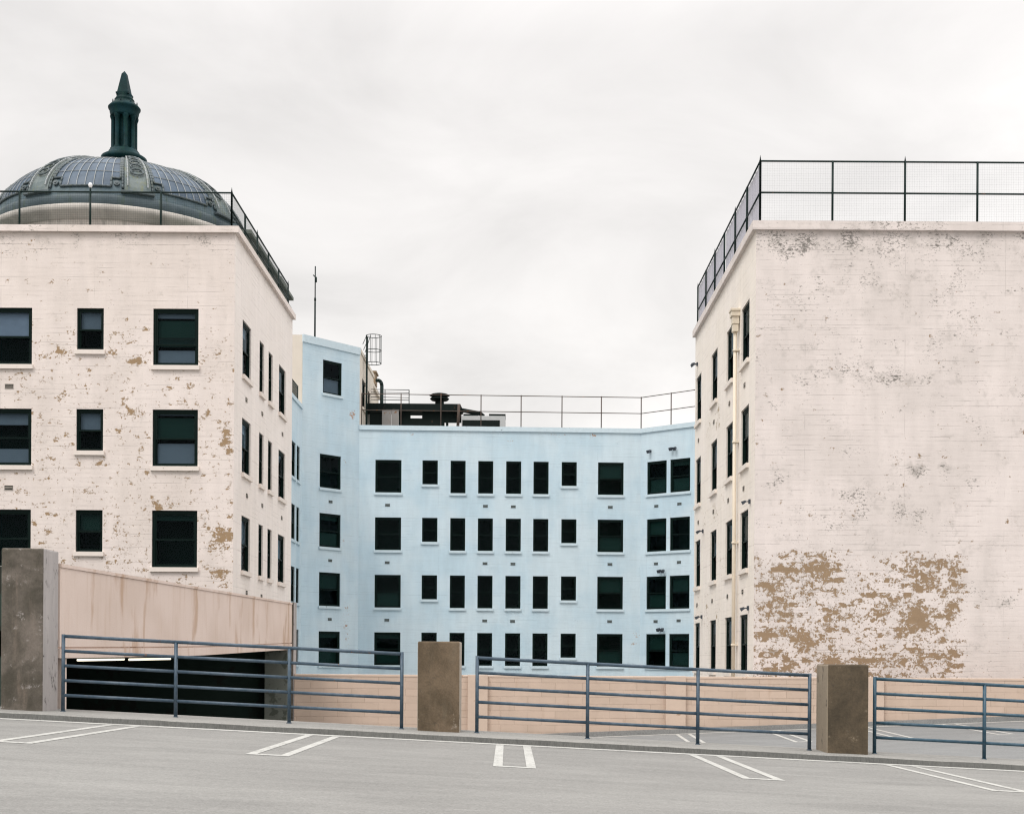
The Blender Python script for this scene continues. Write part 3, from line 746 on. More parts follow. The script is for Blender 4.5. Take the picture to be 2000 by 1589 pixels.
# ================================================================== RIGHT BUILDING
XR, YR, YRb, TR = 7.38, 40.97, 54.8, 14.73
B = empty('white_building', (15, 48, GZ), 'right white concrete building with large blank wall peeling to brown cement', 'building', 'pale concrete wings of the block')
gF = Fac((XR, YR), (0, -1)); gS = Fac((XR, YRb), (-1, 0))
def SR(px, py): return gF.hit(px, py)
PR = []
for (px, py, rx, ry, a) in [(1520, 1150, 55, 90, 1.0), (1600, 1110, 60, 45, 1.15), (1500, 1240, 40, 60, .95), (1570, 1240, 60, 60, 1.12), (1640, 1190, 60, 60, .9), (1720, 1190, 60, 50, .95), (1740, 1100, 25, 30, .75),
                            (1800, 1130, 60, 55, 1.1), (1860, 1110, 30, 40, .95), (1790, 1210, 70, 70, 1.12), (1860, 1190, 28, 60, 1.05), (1860, 1280, 26, 45, 1.05), (1700, 1280, 70, 45, 1.05), (1540, 1300, 60, 25, 1.1), (1780, 1290, 60, 35, 1.0), (1480, 1150, 14, 90, .85), (1625, 1290, 40, 30, 1.0), (1490, 1300, 20, 20, .85)]:
    s, z = SR(px, py); PR.append((s, z, rx * YR / F, ry * YR / F, a * 1.14))
NR = []
for (px, py, rx, ry, a) in [(1690, 1085, 46, 30, .5), (1492, 1078, 24, 24, .45), (1605, 1175, 30, 18, .35), (1700, 1130, 36, 20, .3), (1570, 1205, 22, 30, .3), (1745, 1255, 40, 24, .3), (1660, 1255, 30, 30, .25), (1800, 1165, 30, 12, .3), (1560, 1290, 10, 50, .3), (1830, 1075, 40, 12, .3), (1760, 1155, 20, 30, .2), (1850, 1240, 30, 14, .25), (1460, 1200, 20, 60, .2)]:
    s, z = SR(px, py); NR.append((s, z, rx * YR / F, ry * YR / F, a))
edgeS = SR(1893, 1100)[0]; topZ = SR(1600, 1062)[1]
GR = []
for (px, py, rx, ry, a) in [(1640, 480, 200, 40, .9), (1850, 560, 60, 70, 1.0), (1760, 540, 80, 60, .9), (1600, 560, 60, 40, .55), (1660, 720, 130, 36, 1.15), (1750, 740, 160, 12, 1.2), (1840, 660, 50, 60, 1.0), (1580, 720, 60, 30, 1.0),
                            (1785, 915, 45, 22, 1.7), (1532, 928, 20, 9, 1.6), (1840, 915, 18, 18, 1.6), (1680, 965, 100, 30, .9), (1770, 1000, 50, 20, 1.5), (1500, 800, 30, 60, .7), (1530, 700, 50, 40, .6), (1860, 720, 30, 30, 1.1), (1975, 770, 40, 12, 1.3), (1970, 572, 30, 8, 1.4), (1900, 940, 20, 8, 1.3), (1960, 1180, 30, 14, .9), (1700, 1000, 180, 40, .7), (1600, 600, 150, 100, .5)]:
    s, z = SR(px, py); GR.append((s, z, rx * YR / F, ry * YR / F, a))
def wfR(s, z):
    p = gauss(s, z, PR)
    p = min(p, 1.25)
    if z < 6: p = max(p, .88)
    if z < 6: p -= .8 * gauss(s, z, NR) if (s < edgeS and z < topZ - .2) else p
    p *= 1 / (1 + math.exp((s - edgeS) / .10)) * 1 / (1 + math.exp((z - topZ) / .10))
    return max(p, .26 if z < 13 else 0), .40 + .62 * gauss(s, z, GR) + .45 * math.exp(-((z - 14.2) / .4) ** 2)
sideW = [(42.08, 43.55), (45.2, 46.62), (48.75, 50.24), (53.0, 54.45)]
holes = []
m = MB()
for a, b in sideW:
    for zt in ROW: holes.append((YRb - b, YRb - a, zt - WH - .02, zt - .02))
sheet(m, gF, 0, 22, GZ, TR - .02, [], .14, wfR, 0)
PS = []
for (px, py, rx, ry, a) in [(1403, 808, 8, 40, .72), (1384, 835, 6, 30, .7), (1412, 960, 5, 20, .7), (1395, 1010, 10, 60, .68), (1375, 1020, 6, 30, .7), (1400, 1200, 8, 40, .75), (1380, 1190, 10, 60, .7), (1445, 740, 6, 20, .55), (1362, 1200, 6, 50, .7), (1410, 1110, 6, 30, .6)]:
    s, z = gS.hit(px, py); PS.append((s, z, .5 + rx * .06, ry * .02, a))
sheet(m, gS, 0, YRb - YR, GZ, TR - .02, holes, .4, lambda s, z: (gauss(s, z, PS), .08), 2, 80.0)
m.face([(XR, YRb, GZ), (XR + 22, YRb, GZ), (XR + 22, YRb, TR), (XR, YRb, TR)], [(0, GZ), (22, GZ), (22, TR), (0, TR)], 2)
m.face([(XR + 22, YR, GZ), (XR + 22, YRb, GZ), (XR + 22, YRb, TR), (XR + 22, YR, TR)], [(0, GZ), (13, GZ), (13, TR), (0, TR)], 2)
obj('wall', m, [WHITE_R, DARK, WHITE_RS], B)
m = MB(); m.box(XR + .1, XR + 21.9, YR + .1, YRb - .1, TR - .5, TR - .4); obj('roof', m, KERB, B)
m = MB(); cornice(m, [(XR, YRb), (XR, YR), (XR + 22, YR)], TR - .27, TR, .13)
for kk, v in enumerate(m.v):
    m.at.setdefault('peel', {})[kk] = 0.0; m.at.setdefault('grime', {})[kk] = .9 if v[1] < YR + .2 and 8.5 < v[0] < 14 else .35
obj('cornice', m, WHITE_R, B)
rnd = random.Random(3)
for r in holes:
    window(B, gS, r, [(.52, .92, SCREEN)] if rnd.random() < .5 else ([(.55, .9, BLIND_REFL)] if rnd.random() < .6 else []), 'std', flat('sill_cream', (.80, .73, .66), .75) if 'sill_cream' not in bpy.data.materials else bpy.data.materials['sill_cream'])
for px, py in ((1454.5, 752), (1425, 788), (1394.5, 824), (1364.5, 860), (1452.5, 953.5), (1422.5, 977), (1393.5, 999), (1364, 1020), (1450.5, 1155), (1421, 1164), (1391, 1173), (1361.5, 1181)):
    s, z = gS.hit(px, py); vent(B, gS, s, z)
# downpipe with hopper head
s_, zt_ = gS.hit(1436.5, 573); yp = 44.02; xp = XR - .13
m = MB(); m.tube((xp, yp, -3), (xp, yp, 12.1), .062, 12)
dp = obj('downpipe', m, PIPE, B)
m = MB()
for (w0, za, zb) in ((.19, 12.72, 12.80), (.16, 12.55, 12.72), (.12, 12.3, 12.55), (.10, 12.05, 12.3)):
    m.box(xp - w0, xp + w0 * .9, yp - w0 * 1.25, yp + w0 * 1.25, za, zb)
obj('hopper_head', m, PIPE, dp, .01)
for z in (11.4, 8.35, 5.0, 1.6):
    m = MB(); m.tube((xp, yp, z), (xp, yp, z + .07), .082, 12); m.box(xp, XR, yp - .14, yp + .14, z + .01, z + .06); obj('pipe_clamp', m, PIPE, dp)

# ================================================================== BLUE BUILDING
B = empty('blue_building', (-1, 80, GZ), 'pale blue painted building closing the court between the white wings', 'building')
A0, A1, A2, A3 = (-12.01, 73.8), (-9.19, 77.0), (7.29, 77.6), (13.0, 72.8)
def facb(a, b, k):
    d_ = (Vector(b) - Vector(a)).normalized(); f_ = Fac(a, (d_.y, -d_.x), k); f_.L = (Vector(b) - Vector(a)).length; return f_
b1 = facb(A1, A2, 1); b2 = facb(A0, A1, 2); b4 = facb(A2, A3, 4); b3 = Fac((-12.01, 60.0), (1, 0)); b3.L = 13.8
TB, TT, TS = 14.60, 19.1, 15.1
rw = []
m = MB()
def hs(fc, lst, y=930):
    o = []
    for (xl, xr, h) in lst:
        a = fc.hit(xl, y)[0]; b = fc.hit(xr, y)[0]
        for zt in ROW: o.append((a, b, zt - .08 - h, zt - .08))
    return o
h1 = hs(b1, [(733, 784, 1.92), (825, 855, SH + .02), (880, 909.3, 1.92), (934, 963.3, 1.92), (988.5, 1018, 1.92), (1042, 1071.5, 1.92), (1097, 1126.5, SH + .02), (1168, 1218, 1.92)])
h2 = hs(b2, [(624.5, 666, 1.92)]); tw = (b2.hit(631, 705)[0], b2.hit(668, 705)[0], 16.05, 17.95); h2.append(tw)
h3 = [(a, b, zt - 1.95, zt - .03) for (a, b) in ((9.0, 10.2), (10.55, 11.9)) for zt in ROW]
h3 = [(b3.hit(x0, 950)[0], b3.hit(x1, 950)[0], zt - 1.95, zt - .03) for (x0, x1) in ((567.5, 576.8), (579.3, 585.2)) for zt in ROW]
h4 = hs(b4, [(1264, 1302, 1.92), (1309, 1348, 1.92)])
PB = []
for fc, px, py, rx, ry, a in [(b1, 995, 862, 9, 4, .95), (b1, 802, 847, 8, 4, .9), (b1, 955, 845, 3, 3, .8), (b1, 1150, 850, 30, 4, .8), (b1, 1100, 848, 60, 4, .6), (b1, 1225, 1080, 5, 3, 1.0), (b1, 788, 910, 3, 3, .9), (b1, 1240, 1250, 10, 14, .75), (b1, 1230, 1298, 5, 3, 1.0), (b1, 1080, 1060, 4, 3, .8), (b1, 1240, 1170, 6, 20, .6),
                              (b2, 688, 810, 12, 14, .95), (b2, 663, 860, 6, 8, .7), (b2, 676, 900, 8, 8, .8), (b2, 674, 1220, 9, 16, .95), (b2, 674, 1250, 10, 40, .72), (b2, 677, 1190, 9, 22, .78), (b2, 672, 1060, 8, 10, .72), (b4, 1310, 996, 7, 3, .9), (b2, 692, 770, 6, 12, .72)]:
    s, z = fc.hit(px, py); PB.append((fc, s, z, rx * 76 / F, ry * 76 / F, a))
def wfB(fc, top_=TB):
    L = [q[1:] for q in PB if q[0] is fc]
    return lambda s, z: (gauss(s, z, L), .1 + .30 * math.exp(-((z - top_ + .42) / .3) ** 2))
sheet(m, b1, 0, b1.L, GZ, TB - .02, h1, .22, wfB(b1), 0, 0.0)
sheet(m, b2, 0, b2.L, GZ, TT - .02, h2, .22, wfB(b2, TT), 0, 30.0)
sheet(m, b3, 0, b3.L, GZ, TS - .02, h3, .6, None, 0, 40.0)
sheet(m, b4, 0, b4.L, GZ, TB - .02, h4, .3, wfB(b4), 0, 60.0)
# stair tower side (cream), its back, and the flank behind the parapet
fT = Fac((-9.19, 77.0), (1, 0)); fT.L = 7.4
hT = [(1.2, 2.9, 15.9, 17.6), (4.3, 5.6, 15.9, 17.5)]
sheet(m, fT, 0, 7.4, TB - .6, TT - .02, hT, 1.0, None, 2, 0.0)
fP = Fac((-12.01, 73.82), (0, -1)); sheet(m, fP, -7, 0, TS - .6, TT - .02, [], 1.0, None, 2, 0.0)
for a, b in (((-9.19, 84.4), (-19, 84.4)), ((-19, 84.4), (-19, 73.82))):
    m.face([(*a, TB - .6), (*b, TB - .6), (*b, TT - .02), (*a, TT - .02)], None, 2)
for a, b in (((-9.19, 84.4), (-9.19, 96)), ((-9.19, 96), (13, 96)), ((13, 96), (13, 72.8))):
    m.face([(*a, GZ), (*b, GZ), (*b, TB), (*a, TB)], None, 2)
obj('wall', m, [BLUE, DARK, CREAM_RENDER], B)
m = MB(); m.prism([(A1[0] + .2, A1[1] + .3), (A2[0], A2[1] + .3), (A3[0] - .1, A3[1] + .4), (12.9, 95.8), (-8.99, 95.8)], TB - .62, TB - .5, 'z'); m.prism([(-12.2, 60), (-12.2, 73.7), (-18.9, 73.7), (-18.9, 60)], TS - .62, TS - .5, 'z')
m.prism([(A0[0] - .1, A0[1] + .2), (A1[0] - .2, A1[1] + .2), (-9.4, 84.2), (-18.8, 84.2), (-18.8, 74.0)], TT - .25, TT - .12, 'z'); obj('roof', m, KERB, B)
m = MB(); cornice(m, [A1, A2, A3], TB - .27, TB, .09); obj('cornice', m, TRIM_B, B)
m = MB(); cornice(m, [A0, A1], TT - .42, TT, .07); obj('cornice', m, TRIM_B, B)
m = MB(); cornice(m, [(-12.01, 60), (-12.01, 73.7)], TS - .22, TS, .08); obj('cornice', m, TRIM_B, B)
m = MB(); cornice(m, [A1, (-9.19, 84.4)], TT - .22, TT - .01, .06); obj('cornice', m, CREAM_RENDER, B)
rnd = random.Random(5)
for fc, hh in ((b1, h1), (b2, h2), (b3, h3), (b4, h4)):
    for r in hh:
        w = r[1] - r[0]; bl = []
        if r is tw: bl = [(.05, .48, BLIND_REFL)]
        elif w > 1.2 and fc is not b3:
            bl = rnd.choice([[(.06, .47, SCREEN)], [(.52, .94, SCREEN)], [], [(.80, .95, SCREEN), (.06, .44, SCREEN)]])
        elif w > .95 and fc is b4: bl = [(.52, .94, SCREEN)]
        window(B, fc, r, bl, 'std', TRIM_B, fc is not b4)
for r in hT: window(B, fT, r, [], 'std', CREAM_RENDER)
sb = b4.hit(1262, 930)[0], b4.hit(1350, 930)[0]
for zt in ROW:       # shared sill under each pair on the angled bay
    m = MB(); ang = math.atan2(b4.D.y, b4.D.x); z = zt - .08 - 1.92
    m.box(0, sb[1] - sb[0], -.085, .10, -.135, .012, 0, None, Matrix.Translation(b4.p(sb[0], z)) @ Matrix.Rotation(ang, 4, 'Z')); obj('sill', m, TRIM_B, B)
for fc, px, py in [(b1, 757, 986), (b1, 948, 988), (b1, 1002.5, 989), (b1, 1192, 990), (b2, 645.5, 979.5), (b4, 1282, 988), (b4, 1327, 983.5)]:
    s, z = fc.hit(px, py)
    for k_ in range(3): vent(B, fc, s, z - 3.35 * k_, True)
# second, lower block of the roof structure behind the stair tower
m = MB(); m.box(-14, -9.45, 84.45, 90, TB - .6, 18.6); m.box(-14, -9.3, 84.45, 90.1, 18.6, 18.85)
o = tag(obj('roof_house', m, CREAM_RENDER), 'cream rooftop block half hidden behind the blue stair tower', 'building')
m = MB(); m.box(-10.0, -9.25, 86.0, 87.2, 18.86, 19.6); m.box(-10.08, -9.17, 85.92, 87.28, 19.6, 19.7)
tag(obj('chimney', m, flat('chimney_brown', (.22, .16, .10), .85, .2, 3)), 'small brown chimney box on top of the cream rooftop block', 'chimney')

# ================================================================== WALL LAMPS
def floodlight(fc, px, py, label, n=2):
    s, z = fc.hit(px, py); P = fc.p(s, z)
    M = Matrix.Translation(P) @ Matrix.Rotation(math.atan2(fc.D.y, fc.D.x), 4, 'Z')
    e = empty('floodlight', P, label, 'wall lamp', 'floodlights on the courtyard walls')
    m = MB(); m.box(-.05, .05, -.06, 0, -.07, .07, 0, None, M)
    for k_ in ((-.12, .12) if n == 2 else (0,)): m.tube(M @ Vector((0, -.05, 0)), M @ Vector((k_, -.14, 0)), .018, 6)
    obj('bracket', m, LAMPM, e)
    for k_ in ((-.13, .13) if n == 2 else (0,)):
        T = M @ Matrix.Translation((k_, -.2, -.02)) @ Matrix.Rotation(R(28), 4, 'X')
        h = MB(); b = len(h.v)
        kk = .62 if fc is gS else 1.0; pts = [(x_ * kk, y_ * kk, z_ * kk) for x_, y_, z_ in [(-.10, -.11, -.09), (.10, -.11, -.09), (.10, -.11, .09), (-.10, -.11, .09), (-.055, .10, -.05), (.055, .10, -.05), (.055, .10, .05), (-.055, .10, .05)]]
        h.v += [tuple(T @ Vector(p)) for p in pts]
        for q in ((0, 1, 2, 3), (4, 7, 6, 5), (0, 4, 5, 1), (1, 5, 6, 2), (2, 6, 7, 3), (3, 7, 4, 0)): h.facei([b + i for i in q])
        obj('lamp_head', h, LAMPM, e)
for fc, px, py, lb, n in [(b4, 1271, 881, 'grey floodlight high on blue wall above the left window of the top pair', 1), (b4, 1318, 875.5, 'grey twin floodlight high on blue wall above the right window of the top pair', 2),
                       (b4, 1295, 1114, 'grey twin floodlight on blue wall above the third row window pair', 2), (b4, 1293.5, 1228, 'grey twin floodlight on blue wall above the lowest window pair', 2),
                       (gS, 1363, 711, 'dark twin floodlight near the top far corner of the right white wing', 2), (gS, 1374, 1037, 'grey floodlight on the court side of the right wing beside second window row', 2),
                       (gS, 1371.5, 1204, 'lowest grey floodlight on the court side of the right wing', 2), (gS, 1465.5, 979, 'small lamp near the front corner of the right wing, upper one', 1), (gS, 1462.5, 1187, 'small lamp near the front corner of the right wing, lower one', 1)]:
    floodlight(fc, px, py, lb, n)

# ================================================================== ROOF FENCES
def fence(name, pts, z0, h, label, rails, post_r=.035, midmesh=True, spacing=.06, wire=.0021, fabric=None, mat=IRON, tips=(), group=None, cat='fence', wires=True, rr=.028):
    e = empty(name, (pts[0][0], pts[0][1], z0), label, cat, group)
    for i, (x, y) in enumerate(pts):
        m = MB(); m.tube((x, y, z0 - .25), (x, y, z0 + h), post_r, 8)
        if i in tips: m.tube((x, y, z0 + h), (x, y, z0 + h + .16), post_r * .8, 8, .004)
        obj('post', m, mat, e)
    for rh in rails:
        m = MB()
        for a, b in zip(pts, pts[1:]): m.tube((*a, z0 + rh), (*b, z0 + rh), rr, 8)
        obj('rail', m, mat, e)
    if wires:
        for a, b in zip(pts, pts[1:]):
            m = MB(); A, Bv = Vector(a), Vector(b); L = (Bv - A).length; d_ = (Bv - A) / L
            nx = int(L / spacing)
            for i in range(1, nx):
                q = A + d_ * (L * i / nx); m.tube((q.x, q.y, z0 + .02), (q.x, q.y, z0 + rails[0]), wire, 4, None, 0, False)
            nz = int((rails[0]) / spacing)
            for i in range(nz):
                z = z0 + .02 + (rails[0] - .02) * i / nz; m.tube((A.x, A.y, z), (Bv.x, Bv.y, z), wire, 4, None, 0, False)
            obj('wire_mesh', m, mat, e)
    if fabric:
        for a, b in zip(pts, pts[1:]):
            A, Bv = Vector(a), Vector(b); d_ = (Bv - A).normalized(); nn = Vector((-d_.y, d_.x)); m = MB(); K = 14
            q = [A.lerp(Bv, i / K) - nn * (.05 + .02 * math.sin(i * 2.3 + A.y)) for i in range(K + 1)]
            for i in range(K): m.face([(*q[i], z0 + .02), (*q[i + 1], z0 + .02), (*q[i + 1], z0 + rails[0]), (*q[i], z0 + rails[0])], [(i, 0), (i + 1, 0), (i + 1, 2), (i, 2)])
            obj('screen_cloth', m, fabric, e)
    return e
def cloth(name, col, al):
    t = NT(name, .8); s = t
    p = s.pos(); w = s.noise(s.scale(p, (4, 4, .8)), 3, 5, .6)
    s.color(s.mul(s.mix(0.0, col, col), s.mth('ADD', .5, w)))
    tr = s.n('ShaderNodeBsdfTransparent'); mx = s.n('ShaderNodeMixShader'); mx.inputs[0].default_value = al
    s.t.links.new(tr.outputs[0], mx.inputs[1]); s.t.links.new(s.b.outputs[0], mx.inputs[2]); s.t.links.new(mx.outputs[0], s.t.nodes['Material Output'].inputs['Surface'])
    return s.m
FAB = cloth('purple_grey_cloth', (.30, .29, .36), .72)
fx = XR + .14; fy = YR + .16
hR = 15.46 + CZ - TR
fence('roof_fence', [(fx + 2.255 * i, fy) for i in range(7)], TR, hR, 'dark wire mesh fence on the front roof edge of the right wing', [hR - .02, hR - 1.0], tips=(0, 2), group='dark wire mesh roof fences', spacing=.075, wire=.0010)
ys = [fy + (55.2 - fy) * i / 6 for i in range(7)]
fence('roof_fence', [(fx, y) for y in ys], TR, hR, 'receding dark roof fence with grey cloth on the court side of the right wing', [hR - .02, hR - 1.0], tips=(2, 4, 6), fabric=FAB, group='dark wire mesh roof fences', wires=False)
lx = XL - .16; ly = YL + .18
hL = 1.22
fence('roof_fence', [(lx - 2.36 * i, ly) for i in range(9)], TL, hL, 'dark wire mesh fence on the front roof edge of the left wing, before the dome', [hL - .02], tips=(0,), group='dark wire mesh roof fences', spacing=.06)
ys = [ly + (55.0 - ly) * i / 5 for i in range(6)]
fence('roof_fence', [(lx, y) for y in ys], TL, hL, 'receding dark mesh roof fence on the court side of the left wing', [hL - .02, .62], tips=(0, 2, 5), group='dark wire mesh roof fences', spacing=.06)
# little globe on the left fence post
p = (lx - 2.36 * 2, ly, TL + hL)
e = empty('globe_lamp', p, 'tiny white globe lamp on top of a left roof fence post', 'lamp')
m = MB(); m.lathe(p, [(0.001, .30), (.05, .27), (.07, .21), (.05, .15), (.03, .12)], 12); obj('globe', m, flat('white_globe', (.85, .85, .85), .3), e)
m = MB(); m.lathe(p, [(.03, .12), (.03, .0)], 10); obj('base', m, IRON, e)
# blue building pipe rail (no mesh)
pp = []
for px in (706, 783, 861, 939.5, 1018, 1098, 1175, 1253): s = b1.hit(px, 800)[0]; q = b1.p(s, 0, .15); pp.append((q[0], q[1]))
for px in (1308, 1360, 1410): s = b4.hit(px, 800)[0]; q = b4.p(s, 0, .15); pp.append((q[0], q[1]))
fence('roof_railing', pp, TB, 1.90, 'thin rusty pipe railing along the roof edge of the blue building', [1.86, .92], .033, mat=RUST, wires=False, cat='railing', rr=.024)
# grille on parapet at far left of blue building
fence('parapet_grille', [(-12.05, 60.5 + 2.0 * i) for i in range(7)], TS, .85, 'dark upright bar grille on the low blue parapet beside the left wing', [.83], .03, mat=IRON, spacing=.14, wire=.012)

# ================================================================== ROOFTOP EQUIPMENT
# antenna mast
P = at(615, 657, 75.6); P.z = TT - .2; T = at(614.5, 520, 75.6).z
e = empty('antenna_mast', P, 'tall thin antenna mast on the roof of the blue stair tower', 'antenna')
m = MB(); m.tube(P, (P.x, P.y, P.z + (T - P.z) * .55), .05, 8); m.tube((P.x, P.y, P.z + (T - P.z) * .55), (P.x, P.y, T), .034, 8)
m.tube((P.x, P.y, P.z + (T - P.z) * .56), (P.x, P.y, P.z + (T - P.z) * .6), .06, 8); obj('mast', m, IRON, e)
m = MB(); zz = at(614, 541, 75.6).z
m.tube((P.x - .12, P.y, zz + .12), (P.x + .08, P.y, zz - .08), .03, 6); m.tube((P.x + .06, P.y, zz - .30), (P.x + .06, P.y, zz + .0), .04, 6); obj('clamp', m, IRON, e)
# caged ladder
YC = 79.0
def A_(x, y, Y=YC): return at(x, y, Y)
e = empty('caged_ladder', A_(717, 789), 'dark steel ladder with round safety cage beside the stair tower roof', 'ladder')
c0 = A_(730, 655); rad = 15 * YC / F
zts = [A_(730, 656).z, A_(730, 684.5).z, A_(730, 709.5).z]
m = MB()
for z in zts:
    pts = [(c0.x + rad * math.cos(t), YC + rad * math.sin(t), z) for t in [2 * math.pi * i / 20 for i in range(21)]]
    m.path(pts, .022, 5)
for i in range(9):
    t = math.pi + R(35) + i * R(290) / 8; m.tube((c0.x + rad * math.cos(t), YC + rad * math.sin(t), zts[0]), (c0.x + rad * math.cos(t), YC + rad * math.sin(t), zts[2]), .014, 5)
obj('cage', m, IRON, e)
m = MB()
for dy in (-.22, .22):
    x_ = A_(716.5, 700).x; m.tube((x_, YC + dy, A_(717, 657).z), (x_, YC + dy, TB - .5), .035, 6)
z = TB - .3
while z < A_(717, 700).z: m.tube((x_, YC - .22, z), (x_, YC + .22, z), .015, 5); z += .3
obj('ladder_rails', m, IRON, e)
m = MB()
m.tube((x_, YC - .22, A_(717, 657).z), (-9.2, YC - .5, A_(706, 676).z), .02, 5); m.tube((x_, YC + .22, A_(717, 664).z), (-9.2, YC - .1, A_(709, 684).z), .02, 5)
m.tube((x_ + .25, YC - .3, A_(722, 657).z), (-9.1, YC - .2, A_(712, 690).z), .02, 5)
for yy in (694, 698, 749, 753): m.tube((x_, YC, A_(717, yy).z), (-9.15, YC, A_(706, yy).z), .03, 5)
obj('brace', m, IRON, e)
# walkway railing behind
e = empty('walkway_railing', A_(760, 787, 83), 'small dark rail of four bars behind the ladder on the blue roof', 'railing')
Yw = 83.0
m = MB()
for y0 in (760.5, 766, 775.5, 780.5): m.tube(A_(707, y0 - .7, Yw), A_(799, y0 + .8, Yw), .022, 5)
obj('rail', m, IRON, e)
m = MB(); m.tube(A_(799, 761, Yw), A_(799, 789, Yw), .03, 5); obj('post', m, IRON, e)
m = MB(); m.tube(A_(752, 761, Yw), A_(752, 789, Yw), .025, 5); obj('post', m, IRON, e)
# fat flue pipe
Yf = 82.0; p0 = A_(745.5, 800, Yf); e = empty('flue_pipe', p0, 'thick black flue pipe with bent top beside the ladder', 'pipe')
m = MB(); zt = A_(745.5, 746, Yf).z; r_ = .11
pts = [(p0.x, Yf, TB - .4), (p0.x, Yf, zt - .2), (p0.x - .05, Yf, zt), (p0.x - .17, Yf, zt + .1), (p0.x - .35, Yf + .1, zt + .12)]
for a, b in zip(pts, pts[1:]): m.tube(a, b, r_, 10)
obj('pipe', m, IRON, e)
# mechanical shed
SHED = flat('shed_dark_steel', (.004, .009, .008), .7, .4, 2, spots=((.05, .03, .02), 2, .62))
Ys = 80.2
e = empty('mechanical_shed', A_(800, 833, Ys), 'low black open steel shed with rusty grey doors on the blue roof', 'shed')
def pb(mb, x0, y0, x1, y1, Y, dep, mi=0):
    a = A_(x0, y0, Y); b = A_(x1, y1, Y); mb.box(a.x, b.x, Y, Y + dep, min(b.z, a.z), max(a.z, b.z), mi)
m = MB()
a = A_(706, 787, Ys); b = A_(899, 788.5, Ys); c = A_(904, 800, Ys); zb = A_(800, 803, Ys).z
m.prism([(a.x, zb), (a.x, a.z), (b.x, b.z), (c.x, c.z), (c.x - .05, zb)], Ys, Ys + 1.0, 'y'); obj('roof', m, SHED, e)
m = MB()
pb(m, 706, 789, 745, 804, Ys - .12, .1); pb(m, 722, 805, 746, 838, Ys, .15); pb(m, 706, 806, 712, 838, Ys, .2); pb(m, 712, 804, 722, 808, Ys + .02, .1)
obj('side_wall', m, SHED, e); m = MB(); pb(m, 779, 803, 801.5, 838, Ys + .3, .15)
pb(m, 801.5, 803, 824.5, 804.7, Ys + .3, .15); pb(m, 801.5, 806.5, 824.5, 810.5, Ys + .3, .15); pb(m, 824.5, 803, 868, 838, Ys + .3, .15); pb(m, 801.5, 816.5, 824.5, 838, Ys + .3, .15)
pb(m, 868, 803, 901, 825, Ys + .3, .15); pb(m, 871, 825, 875.5, 838, Ys + .3, .15)
obj('wall', m, SHED, e)
DOOR = flat('rusty_grey_door', (.27, .26, .25), .7, .12, 3, spots=((.22, .10, .04), 2.6, .58))
m = MB(); pb(m, 746.3, 799.5, 764.3, 838, Ys - .12, .06); obj('door', m, DOOR, e)
m = MB(); pb(m, 765, 799.5, 778.5, 838, Ys - .12, .06); obj('door', m, DOOR, e)
m = MB(); pb(m, 713, 808, 721.5, 838, Ys + .25, .1); obj('side_panel', m, flat('pale_panel', (.32, .33, .32), .7), e)
# mushroom exhaust vent
Yv = 81.2; c = A_(858.5, 788, Yv); u = Yv / F
e = empty('mushroom_vent', c, 'black mushroom shaped exhaust vent with two flat caps on the shed', 'vent')
m = MB(); m.lathe((c.x, Yv, c.z), [(8.6 * u, -.1), (8.6 * u, 8 * u), (10 * u, 12 * u), (10 * u, 15 * u)], 20); obj('neck', m, SHED, e)
m = MB(); m.lathe((c.x, Yv, c.z), [(9 * u, 4.2 * u), (16 * u, 6 * u), (19 * u, 9 * u), (17 * u, 11 * u), (9 * u, 11.5 * u)], 24); obj('lower_cap', m, SHED, e)
m = MB(); m.lathe((c.x, Yv, c.z), [(9 * u, 12 * u), (17 * u, 14 * u), (20 * u, 15.5 * u), (16 * u, 18 * u), (8 * u, 19.8 * u), (0.01, 20.3 * u)], 24); obj('upper_cap', m, SHED, e)
# duct and cooling unit
Yu = 80.0
e = empty('roof_duct', A_(905, 800, Yu), 'slanting dark duct running from the shed down to the cooling unit', 'duct')
m = MB(); m.tube(A_(901, 800.5, Yu + .2), A_(938, 807.5, Yu + .2), .13, 8); m.tube(A_(938, 807.5, Yu + .2), A_(944.5, 813, Yu + .2), .13, 8); obj('duct', m, SHED, e)
m = MB(); m.tube(A_(896.5, 789, Yu), A_(894, 838, Yu), .09, 6); m.tube(A_(899, 809, Yu), A_(894.5, 838, Yu), .03, 5); obj('strut', m, RUST, e)
e = empty('cooling_unit', A_(944, 833, Yu), 'grey boxy cooling unit with dark louvre on the blue roof', 'cooling unit')
UG = flat('unit_grey_metal', (.42, .43, .43), .6, .12, 3, spots=((.28, .12, .05), 3, .68))
m = MB(); a = A_(901.5, 811.5, Yu); b = A_(987, 838, Yu); m.box(a.x, b.x, Yu, Yu + 1.8, b.z, a.z); obj('casing', m, UG, e, .01)
m = MB(); pb(m, 903, 820, 976, 832.5, Yu - .03, .028); obj('louvre', m, SHED, e)
m = MB(); pb(m, 905, 808, 934, 811.3, Yu + .05, 1.5); obj('cover', m, SHED, e)
m = MB(); pb(m, 955, 808, 987.5, 811.3, Yu + .05, 1.5); obj('cover', m, SHED, e)

